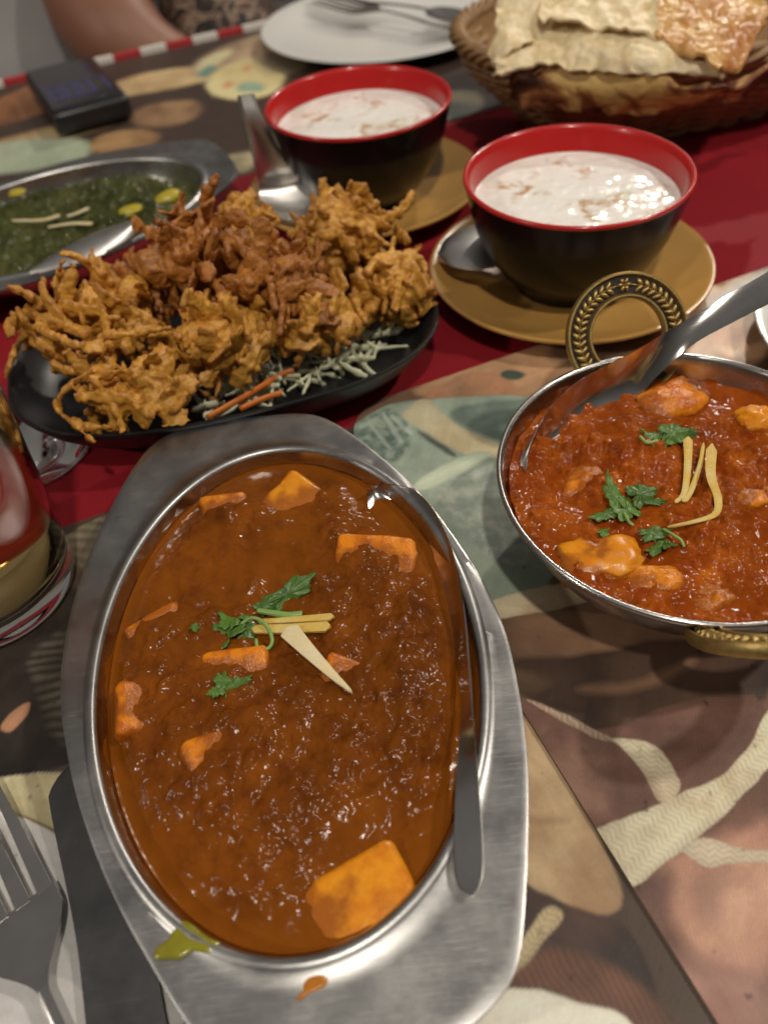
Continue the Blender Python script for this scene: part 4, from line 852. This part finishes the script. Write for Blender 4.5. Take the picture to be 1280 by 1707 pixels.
FR = [
 ('darkest crisp onion fritter on top of the pile at the back', (330, 428), 6.1, 2.9, 2.2, 2.0, 1, 'batter_dark', [([(270, 410, 6.8), (250, 440, 6.2), (225, 450, 5.7)], .35), ([(330, 360, 7.4), (380, 400, 7.2), (440, 450, 6.6), (460, 520, 5.4)], .3)]),
 ('pale upright onion fritter behind the top of the pile', (408, 378), 5.2, 1.6, 1.3, 1.5, 2, 'batter', []),
 ('long dark ridge of onion fritter right of the pile top', (450, 480), 5.3, 2.7, 1.9, 1.7, 3, 'batter_dark', [([(400, 420, 6.6), (450, 440, 6.4), (470, 500, 5.6), (465, 560, 4.6)], .28)]),
 ('stringy onion fritter overhanging the left end of the black plate', (155, 535), 4.6, 3.6, 2.5, 1.8, 4, 'batter', [([(120, 540, 5.4), (60, 545, 5.2), (30, 575, 4.4), (8, 632, 3.4)], .22), ([(150, 560, 5.4), (80, 530, 5.6), (20, 525, 5.2)], .3), ([(60, 545, 5.6), (120, 572, 5.6), (190, 575, 5.6)], .25), ([(180, 560, 5.8), (230, 555, 5.6), (285, 545, 5.2)], .2), ([(110, 460, 5.6), (95, 470, 5.4), (100, 500, 5)], .3)]),
 ('onion fritter with a curled tendril at the near left of the plate', (228, 660), 3.6, 2.7, 1.4, 1.1, 5, 'batter', [([(150, 625, 3.6), (110, 650, 3.4), (97, 680, 3.1), (120, 705, 3.3), (140, 722, 3.5), (158, 738, 3.5)], .2), ([(118, 702, 3.4), (150, 712, 3.4), (185, 712, 3.3)], .22), ([(90, 612, 3.8), (130, 620, 3.8), (190, 618, 4.0)], .27)]),
 ('middle onion fritter facing the camera below the dark ridge', (375, 575), 3.9, 2.6, 1.9, 1.9, 6, 'batter', []),
 ('knobbly yellow onion fritter right of the middle one', (522, 545), 3.6, 2.4, 1.8, 2.0, 7, 'batter', []),
 ('onion fritter at the back right with a horn pointing up', (580, 400), 4.2, 2.9, 1.9, 2.0, 8, 'batter', [([(600, 380, 5.2), (645, 365, 5.3), (672, 345, 5.6), (690, 320, 6.0)], .36), ([(570, 370, 5.4), (590, 345, 6.0), (597, 330, 6.3)], .36)]),
 ('round ring-like onion fritter at the right end of the plate', (655, 492), 3.4, 2.1, 1.6, 2.0, 9, 'batter', [([(610, 460, 5), (635, 430, 5.2), (680, 428, 5.0), (705, 440, 4.6), (706, 490, 3.8)], .26), ([(650, 430, 5.0), (658, 395, 5.6)], .24), ([(600, 450, 4.6), (592, 500, 4.0), (610, 540, 3.4)], .3)]),
]
for a in FR: fritter(*a)
FILL = [('flat onion fritter under the left of the pile', (300, 612), 2.9, 2.6, 1.9, 1.0, 15, 'batter', [], 20, 18), ('onion fritter tucked between the dark ridge and the horned one', (500, 450), 3.2, 2.2, 2.0, 1.6, 17, 'batter_dark', [], 20, 18), ('buried onion fritter behind the stringy left one', (235, 500), 3.6, 2.6, 2.0, 1.6, 18, 'batter_dark', [], 20, 18)]
for a in FILL: fritter(*a)
for lb, pts in (('longest carrot shred under the fritters by the plate rim', [(345, 696, 1.9), (395, 668, 2.1), (450, 636, 2.3)]), ('short carrot shred beneath the longest one', [(400, 682, 1.8), (440, 664, 1.9), (470, 655, 1.9)]), ('carrot shred right of the others', [(440, 640, 2.1), (475, 622, 2.2), (490, 618, 2.2)])):
    P = catmull([bp(*q) for q in pts], 16); V, F = tube(P, .17, 8, .7); mk('carrot_shred', V, F, M['carrot'], label=lb, cat='carrot', group='carrot shreds on the black plate')
rs = np.random.RandomState(5); parts = []
for i in range(90):
    px = (rs.uniform(330, 640), 0); px = (px[0], 700 - (px[0] - 330) * .36 + rs.uniform(-46, 0)); z = rs.uniform(1.2, 2.0); p = bp(*px, z); d = rs.normal(size=3) * np.array([1, 1, .25]); d /= np.linalg.norm(d)
    parts.append(strand(rs, p, d, rs.uniform(1.0, 2.4), rs.uniform(.09, .17), .8))
V, F = merge(parts); mk('shredded_cabbage', V, F, M['cabbage'], label='pale shredded cabbage bed under the fritters', cat='cabbage', kind='stuff')

# ------------------------------------------------------------------ spinach dish at the left
D2 = oval_dish('oval steel serving dish of green spinach curry at the left edge', -18.3, 49.2, math.radians(24) - PI / 2)
def h3(w, fr):
    edge = sstep(fr, 1.0, .8); big = fbm(w, 2.2, 4, 41.3); rid = 1 - np.abs(fbm(w, 1.0, 3, 45.1)) * 2
    return 1.9 + edge * (.35 + .30 * big) + edge * (.26 * rid + .28 * fbm(w, .9, 3, 42.2) + .14 * fbm(w, .4, 3, 47.)), np.clip(sstep(big, -.5, .2), 0, 1)
pool('spinach_curry', 'dark green spinach gravy filling the oval dish at the left edge', 'curry', D2[1], D2[2], .42, h3, M['spinach'], 120)
G3 = 'ginger on the spinach'
for lb, pts in (('upper pale ginger strip on the spinach', [(20, 367, 2.85), (70, 366, 2.9), (100, 358, 2.85)]), ('lower pale ginger strip on the spinach', [(80, 378, 2.7), (120, 372, 2.75), (155, 372, 2.7)]), ('short slanted ginger strip above the others on the spinach', [(112, 360, 2.8), (130, 354, 2.85), (148, 346, 2.8)])):
    wedge('ginger_strip', lb, pts, .10, .17, .10, M['ginger_pale'], G3)
for lb, px, s in (('larger yellow paneer bit near the spoon in the spinach', (218, 352), .85), ('yellow paneer bit at the right wall of the spinach dish', (282, 328), .95), ('faint yellow bit at the far left of the spinach', (30, 322), .6)):
    V = iv3[:, :] * (1 + .2 * fbm(iv3, .9, 3, px[0])[:, None]) * np.array([s * .95, s * .6, s * .4]); mk('paneer_piece', rot(V, rz=.5) + bp(*px, 2.45), if3, M['corn'], label=lb, cat='paneer', group='yellow bits in the spinach')
edges_spoon('serving_spoon', 'steel spoon handle lying across the near rim of the spinach dish', [(50, 450, 3.4), (110, 412, 3.7), (165, 385, 3.9), (210, 371, 4.0), (236, 372, 3.95)], [(52, 458, 3.3), (110, 444, 3.4), (160, 428, 3.5), (205, 408, 3.6), (238, 384, 3.85)], lambda f: -.10 - .45 * f, .10, M['steel_soft'], 1)

# ------------------------------------------------------------------ bread basket
BC = np.array([24.5, 62.3]); BA = math.radians(9)
def bk(a, b, z, n=120, ph=0):
    e = ell(a, b, n, ph, 2.2); c, s = math.cos(BA), math.sin(BA); return np.c_[e[:, 0] * c - e[:, 1] * s + BC[0], e[:, 0] * s + e[:, 1] * c + BC[1], np.full(n, z)]
bas = thing('bread_basket', 'oval woven wicker basket filled with flat bread', 'basket', (*BC, .1))
def wall_r(h): return 10.2 + 5.3 * sstep(h, -.15, 1.05), 5.8 + 4.4 * sstep(h, -.15, 1.05)
NS = 44; ZT = 6.0
for i in range(NS):
    ph = 2 * PI * i / NS; P = []
    for h in np.linspace(0, 1, 9):
        a, b = wall_r(h); P.append(bk(a, b, .2 + h * ZT, 1, ph)[0])
    V, F = tube(P, .17, 6, .7); mk('stake', V, F, M['wicker'], bas)
NR = 19
for r in range(NR):
    h = (r + .5) / NR; a, b = wall_r(h); n = NS * 5; pts = bk(a, b, .2 + h * ZT, n); nrm = (pts[:, :2] - BC); nrm /= np.linalg.norm(nrm, axis=1)[:, None]
    ph = np.arange(n) / n * NS * PI + r * PI; pts[:, :2] += nrm * (.22 * np.cos(ph))[:, None]; pts[:, 2] += .16 * np.sin(ph * .5 + r * 1.7) 
    rr = .29; R = []
    th = np.linspace(0, 2 * PI, 6, endpoint=False)
    for k in range(6): R.append(pts + np.c_[nrm * (rr * .75 * math.cos(th[k])), np.full(n, rr * math.sin(th[k]))])
    V, F = loft(R + [R[0]]); mk('weaver', V, F, M['wicker'], bas)
for k in range(4):                                                         # twisted rim
    n = 300; a, b = wall_r(1.02); pts = bk(a, b, .2 + ZT + .15, n); nrm = pts[:, :2] - BC; nrm /= np.linalg.norm(nrm, axis=1)[:, None]; ph = np.arange(n) / n * 2 * PI * 17 + k * PI / 2
    pts[:, :2] += nrm * (.38 * np.cos(ph))[:, None]; pts[:, 2] += .38 * np.sin(ph); th = np.linspace(0, 2 * PI, 7, endpoint=False)
    R = [pts + np.c_[nrm * (.26 * math.cos(q)), np.full(n, .26 * math.sin(q))] for q in th]; V, F = loft(R + [R[0]]); mk('rim_strand', V, F, M['wicker'], bas)
V, F = lathe([(.01, 0), (1, 0), (1, .25), (.01, .25)], 80); V = V * np.array([10.3, 5.9, 1]); V = rot(V, rz=BA) + np.array([*BC, .12]); mk('base', V, F, M['wicker'], bas, sharp=40)
V, F = loft([bk(wall_r(h)[0] - .35, wall_r(h)[1] - .35, .2 + h * ZT, 120) for h in np.linspace(0, .97, 10)]); mk('light_block_shell', V, F, M['wicker'], bas)  # added shell behind the weave, stops light coming through its gaps
def sheet(name, label, G, nu, nv, th, mat, seed, amp, group='flat breads in the basket'):
    """thick wrinkled sheet from a grid of control points"""
    G = np.asarray(G, float); A = np.stack([catmull(r_, nu) for r_ in G]); S_ = np.stack([catmull(A[:, i], nv) for i in range(nu)])     # nu x nv
    du = np.gradient(S_, axis=0); dv = np.gradient(S_, axis=1); N_ = np.cross(du, dv); N_ /= np.linalg.norm(N_, axis=2)[..., None] + 1e-9
    S_ = S_ + N_ * (amp * fbm(S_, 3.0, 4, seed) + amp * .45 * (1 - 2 * np.abs(fbm(S_, 1.5, 3, seed + 5))))[..., None]
    eu = np.minimum(np.arange(nu), np.arange(nu)[::-1])[:, None] / nu; ev = np.minimum(np.arange(nv), np.arange(nv)[::-1])[None] / nv
    S_ = S_ + (np.exp(-eu * 14) + np.exp(-ev * 14))[..., None] * np.stack([fbm(S_, 2.2, 3, seed + 9), fbm(S_, 2.2, 3, seed + 10), fbm(S_, 2.2, 3, seed + 11)], -1) * .9
    top = S_ + N_ * th / 2; bot = S_ - N_ * th / 2; V = np.concatenate([top.reshape(-1, 3), bot.reshape(-1, 3)]); o = nu * nv; F = []
    for i in range(nu - 1):
        for j in range(nv - 1):
            q = (i * nv + j, (i + 1) * nv + j, (i + 1) * nv + j + 1, i * nv + j + 1); F += [q, tuple(k + o for k in q[::-1])]
    B = [i * nv for i in range(nu)] + [(nu - 1) * nv + j for j in range(1, nv)] + [i * nv + nv - 1 for i in range(nu - 2, -1, -1)] + [j for j in range(nv - 2, 0, -1)]
    F += [(B[i], B[i] + o, B[(i + 1) % len(B)] + o, B[(i + 1) % len(B)]) for i in range(len(B))]
    return mk(name, V, F, mat, sharp=70, label=label, cat='naan', group=group)
def row(*q): return [bp(u, v, z) for u, v, z in q]
sheet('naan_bread', 'pale wrinkled naan piece lying foremost across the basket', [row((830, 130, 6.9), (930, 112, 7.3), (1050, 124, 7.5), (1205, 136, 7.3)), row((826, 84, 7.8), (930, 74, 8.0), (1050, 94, 8.2), (1212, 108, 7.9)), row((830, 36, 8.5), (930, 36, 8.7), (1060, 58, 8.7), (1215, 74, 8.3)), row((838, 12, 8.7), (935, 18, 9.0), (1060, 46, 8.9), (1205, 66, 8.4))], 120, 90, .18, M['naan'], 3, .42)
sheet('naan_bread', 'naan piece with a charred underside hugging the front of the basket', [row((850, 152, 5.4), (930, 174, 5.0), (1060, 182, 5.0), (1180, 170, 5.4), (1310, 124, 6.2)), row((850, 130, 6.5), (940, 142, 6.3), (1060, 154, 6.4), (1180, 152, 6.7), (1310, 107, 7.2)), row((856, 116, 7.1), (945, 104, 7.4), (1060, 124, 7.4), (1190, 140, 7.3), (1310, 94, 7.8))], 110, 50, .22, M['naan_char'], 5, .22)
sheet('naan_bread', 'pale naan piece at the back left, rising out of the basket', [row((822, 112, 7.2), (850, 92, 7.9), (900, 62, 8.3)), row((824, 40, 8.8), (860, 24, 9.2), (930, 14, 9.3)), row((828, -20, 10), (880, -30, 10.4), (980, -40, 10.4))], 60, 60, .18, M['naan'], 8, .4)
sheet('naan_bread', 'glossy browned naan piece at the back right of the basket', [row((1066, 60, 8.6), (1130, 92, 8.4), (1200, 116, 8.0)), row((1080, 14, 9.3), (1170, 42, 9.0), (1262, 68, 8.5)), row((1095, -40, 10.2), (1180, -24, 9.8), (1290, 14, 9.2))], 90, 80, .22, M['naan_brown'], 11, .5)
sheet('naan_bread', 'pale naan layer between the foremost and the browned pieces', [row((900, 42, 8.9), (1000, 52, 8.9), (1100, 70, 8.7)), row((900, -10, 9.6), (1000, -4, 9.7), (1090, 14, 9.5)), row((910, -60, 10.4), (1000, -50, 10.4), (1090, -34, 10.2))], 60, 60, .18, M['naan'], 14, .4)

# ------------------------------------------------------------------ white plate with cutlery, far side
pl = thing('dinner_plate', 'white dinner plate at the far side holding a fork and a spoon', 'plate', (5.2, 84.6 - .4, .23))
pr = [(.01, .75), (6.2, .75), (7.4, .9), (9.5, 1.35), (11.2, 1.72), (11.35, 1.70), (11.3, 1.58), (9.5, 1.1), (7.2, .55), (6.6, .25), (6.2, .23), (6.0, .5), (.01, .5)]
V, F = lathe(pr, 96, (5.2, 84.2, 0)); mk('dish', V, F, M['white_ceramic'], pl)
def cutlery(name, label, cat, A, B, up, tip, mat, w=.55):
    """fork or spoon from handle end A to head end B"""
    A = np.array(A, float); B = np.array(B, float); d = B - A; L = np.linalg.norm(d); d /= L; side = np.cross(d, up); side /= np.linalg.norm(side); nrm = np.cross(side, d)
    if nrm[2] < 0: nrm = -nrm; side = -side
    def P(f): return A + d * L * f
    root = thing(name, label, cat, A)
    E_ = .70 if tip == 'spoon' else .62; f = np.linspace(0, E_, 30); hw = w * (.72 - .52 * sstep(f, .0, .58)); arch = .35 * np.sin(np.clip((f - .35) / .6, 0, 1) * PI)
    C = np.array([P(q) + nrm * a_ for q, a_ in zip(f, arch)]); V, F = blade(C, side, nrm, np.r_[hw[:-1] * np.sqrt(np.clip(f[:-1] * 40, .15, 1)), hw[-1]], -.03, .16, 9); mk('handle', V, F, mat, root, sharp=50)
    if tip == 'spoon':
        f = np.linspace(.69, 1, 30); x = (f - .69) / .31; hw = np.maximum(.14, 2.1 * w * np.sin(np.clip(x, .03, .985) ** .8 * PI) ** .55 * (1 - .1 * x)); hw[0] = .2 * w
        C = np.array([P(q) + nrm * (.33 - .25 * y) for q, y in zip(f, x)]); V, F = blade(C, side, nrm, hw, .5 * np.sin(x * PI), .1, 13); mk('spoon_bowl', V, F, mat, root, sharp=50)
    else:
        f = np.linspace(.61, .76, 20); x = (f - .61) / .15; hw = w * (.2 + 1.7 * sstep(x, 0, .8)); bend = .32 - .30 * x
        C = np.array([P(q) + nrm * b_ for q, b_ in zip(f, bend)]); V, F = blade(C, side, nrm, hw, .05 * x, .16, 11); mk('shoulder', V, F, mat, root, sharp=50)
        for k in range(4):
            f2 = np.linspace(.755, 1, 16); y = np.linspace(0, 1, 16); off = (k - 1.5) * w * .98; C = np.array([P(q) + nrm * (.02 + .28 * b_ ** 1.6) + side * off * (1 + .06 * b_) for q, b_ in zip(f2, y)])
            V, F = blade(C, side, nrm, w * (.33 - .17 * y), 0, .16, 7); mk('tine', V, F, mat, root, sharp=50)
    return root
cutlery('fork', 'steel fork lying on the white plate at the far side', 'fork', bp(830, 62, 2.0), bp(535, 2, 2.2), (0, 0, 1), 'fork', M['steel_pol'], .8)
cutlery('spoon', 'steel spoon lying across the fork on the white plate', 'spoon', bp(520, -14, 2.6), bp(812, 40, 2.3), (0, 0, 1), 'spoon', M['steel_pol'], .8)

# ------------------------------------------------------------------ handheld device
q = bps([(38, 115), (160, 90), (210, 155), (85, 195)], 2.3)[:, :2]; dc = q.mean(0); du = ((q[1] - q[0]) + (q[2] - q[3])) / 2; dv = ((q[0] - q[3]) + (q[1] - q[2])) / 2
da = math.atan2(du[1], du[0]); dw, dh = np.linalg.norm(du), np.linalg.norm(dv)
dev = thing('pager', 'black square handheld device with dim blue digits on its screen', 'device', (*dc, .25))
V, F = box(dw, dh, 1.9, .6, 5); mk('case', rot(V, rz=da) + np.array([*dc, 1.35]), F, M['device'], dev)
V, F = box(dw * .90, dh * .88, .06, .02, 1); scr = mk('screen', rot(V, rz=da) + np.array([*dc, 2.31]), F, M['screen'], dev, sharp=40)
SEG = {'7': 'abc', '0': 'abcdef', '8': 'abcdefg', '1': 'bc'}
def digit(ch, x0, w, h):
    s = {'a': ((0, h), (w, h)), 'b': ((w, h), (w, h / 2)), 'c': ((w, h / 2), (w, 0)), 'd': ((0, 0), (w, 0)), 'e': ((0, 0), (0, h / 2)), 'f': ((0, h / 2), (0, h)), 'g': ((0, h / 2), (w, h / 2))}
    return [(np.array(a) + (x0, 0), np.array(b) + (x0, 0)) for k in SEG[ch] for a, b in [s[k]]]
segs = []; x0 = -dw * .36
for ch in '8007': segs.append(digit(ch, x0, dw * .125, dh * .27)); x0 += dw * .20
for sg in segs:
    pp = []
    for a, b in sg:
        m_ = (a + b) / 2; L = np.linalg.norm(b - a); V, F = box(max(.22, abs(b[0] - a[0])), max(.22, abs(b[1] - a[1])), .03, 0); pp.append((V + np.array([m_[0], m_[1] - dh * .30, 0]), F))
    V, F = merge(pp); mk('digit', rot(V, rz=da) + np.array([*dc, 2.36]), F, M['digits'], scr, smooth=False)
V, F = lathe([(.01, 0), (.45, 0), (.45, .03), (.01, .03)], 3); mk('signal_mark', rot(V + np.array([dw * .27, dh * .22, 0]), rz=da) + np.array([*dc, 2.35]), F, M['digits'], scr, smooth=False)

# ------------------------------------------------------------------ drinking glass and stemmed glass foot
GX, GY = -16.4, 21.6
gl = thing('drinking_glass', 'tall clear glass of amber drink at the left edge', 'glass', (GX, GY, .18))
def gr(z): return 3.35 + .075 * z
pr = [(.01, .30), (2.2, .26), (2.8, .18), (3.15, .22), (3.33, .45), (gr(.9), .9)] + [(gr(z), z) for z in (2, 4, 8, 12, 14.5)] + [(gr(14.6) - .1, 14.62), (gr(14.5) - .2, 14.5)] + [(gr(z) - .24, z) for z in (12, 8, 4, 1.9)] + [(gr(1.3) - .45, 1.30), (gr(1.0) - 1.2, 1.05), (.01, 1.0)]
V, F = lathe([(r_, z_ + 0.0) for r_, z_ in pr], 96, (GX, GY, 0)); mk('tumbler', V, F, M['glass'], gl)
pr = [(.01, 1.02), (gr(1.0) - 1.22, 1.07), (gr(1.3) - .47, 1.32)] + [(gr(z) - .26, z) for z in (1.9, 4, 7, 9.0)] + [(.01, 9.0)]
V, F = lathe(pr, 96, (GX, GY, 0)); mk('drink', V, F, M['drink'], label='amber drink inside the clear glass at the left edge', cat='drink')
sx, sy = -17.2, 30.6
sg = thing('stemmed_glass', 'clear round glass foot between the drinking glass and the black plate', 'glass', (sx, sy, .12))
V, F = lathe([(.01, .12), (3.3, .12), (3.42, .18), (3.42, .26), (3.3, .3), (2.0, .45), (.8, .9), (.45, 1.6), (.4, 3.0), (.42, 5.0), (.9, 5.6), (1.0, 5.7), (.01, 5.75)], 80, (sx, sy, 0)); mk('foot', V, F, M['glass'], sg)

# ------------------------------------------------------------------ near cutlery at the left, plate at the right edge
FB = np.array([-15.15, 12.35, .75]); FA = FB + 19.5 * np.array([.56, -.83, 0]) + np.array([0, 0, -.3]); cutlery('fork', 'steel fork in the lower left corner, beside the knife', 'fork', FA, FB, (0, 0, 1), 'fork', M['steel_pol'], .72)
kn = thing('table_knife', 'shade-darkened steel knife in the lower left corner, partly under the oval dish', 'knife', (-10.5, 8, .3))
tip = np.array([-11.85, 12.95, .62]); dirn = np.array([.285, -.958, 0]); f = np.linspace(0, 1, 40); C = tip + dirn * (f * 11)[:, None]; side = np.array([.958, .285, 0])
lw = .95 * np.sqrt(np.clip(f * 14, .05, 1)) * (1 + .12 * f); V, F = blade(C + side * (.55 + .45 * sstep(f, 0, .6))[:, None] - side * .15, side, (0, 0, 1), lw, -.03, .16, 9); mk('blade', V, F, M['steel_shaded'], kn, sharp=40)
C = tip + dirn * (11 + f * 9)[:, None] + side * .85; V, F = blade(C, side, (0, 0, 1), .75 + .2 * np.sin(f * PI), -.2, .35, 9); mk('handle', V, F, M['steel_shaded'], kn, sharp=40)
wp = thing('side_plate', 'white plate rim just showing at the right edge of the picture', 'plate', (27.6, 29.5, .44))
V, F = lathe([(.01, .7), (5.5, .7), (7.6, 1.2), (8.7, 1.7), (8.8, 1.62), (7.6, .95), (5.6, .44), (.01, .46)], 96, (27.6, 29.5, 0)); mk('dish', V, F, M['white_ceramic'], wp)

# ------------------------------------------------------------------ person beyond the table
per = thing('person', 'person in a grey shirt seated beyond the far left table edge, bare arms lowered', 'person', (-28, 112, -30))
def skinned(name, P, R, mat, parent, n=28, flat=1.0, k=60):
    P = catmull(P, k); R = catmull(np.array(R)[:, None], k)[:, 0]; V, F = tube(P, R, n, flat, 0, (0, 1, 0)); return mk(name, V, F, mat, parent)
pa = [by(140, -190, 112), by(150, -70, 108), by(165, 10, 104), by(205, 62, 100.5), by(262, 100, 99), by(330, 122, 99), by(400, 128, 99.5)]
pb = [by(-95, -190, 116), by(-92, -60, 112), by(-90, 20, 109), by(-85, 120, 106), by(-60, 200, 103)]
V1, F1 = tube(catmull(pa, 70), catmull(np.array([6.2, 6.0, 5.6, 5.0, 3.9, 3.1, 2.6])[:, None], 70)[:, 0], 28, 1.0, 0, (0, 1, 0))
V2, F2 = tube(catmull(pb, 60), catmull(np.array([6, 5.6, 5.0, 4.4, 3.4])[:, None], 60)[:, 0], 28, 1.0, 0, (0, 1, 0))
V3, F3 = tube(catmull([by(40, -260, 122), by(40, -180, 121), by(40, -60, 120), by(50, 100, 118)], 40), np.linspace(15, 17, 40), 32, .62, 0, (1, 0, 0))
body = mk('body', *merge([(V1, F1), (V2, F2), (V3, F3)]), M['skin'], per); bake(body, .55, 6)
V3, F3 = tube(catmull([by(40, -260, 122), by(40, -180, 121), by(40, -60, 120), by(50, 130, 116), by(60, 330, 112)], 60), np.linspace(16.5, 21, 60), 40, .66, 0, (1, 0, 0))
V3 = V3 + np.c_[fbm(V3, 7, 3, 3), fbm(V3, 7, 3, 4), 0 * V3[:, 0]] * .9; mk('shirt', V3, F3, M['grey_shirt'], per)
P = [by(330, -160, 116), by(345, -60, 114), by(365, 20, 112), by(390, 110, 108), by(410, 220, 104)]
V, F = tube(catmull(P, 60), np.linspace(8.5, 11, 60), 40, .7, 0, (0, 1, 0)); V = V + np.c_[fbm(V, 5, 3, 6), fbm(V, 5, 3, 7), fbm(V, 5, 3, 8)] * .9
mk('patterned_fabric', V, F, M['pattern'], label='dark brown and cream patterned fabric behind the table edge, right of the arm', cat='fabric')
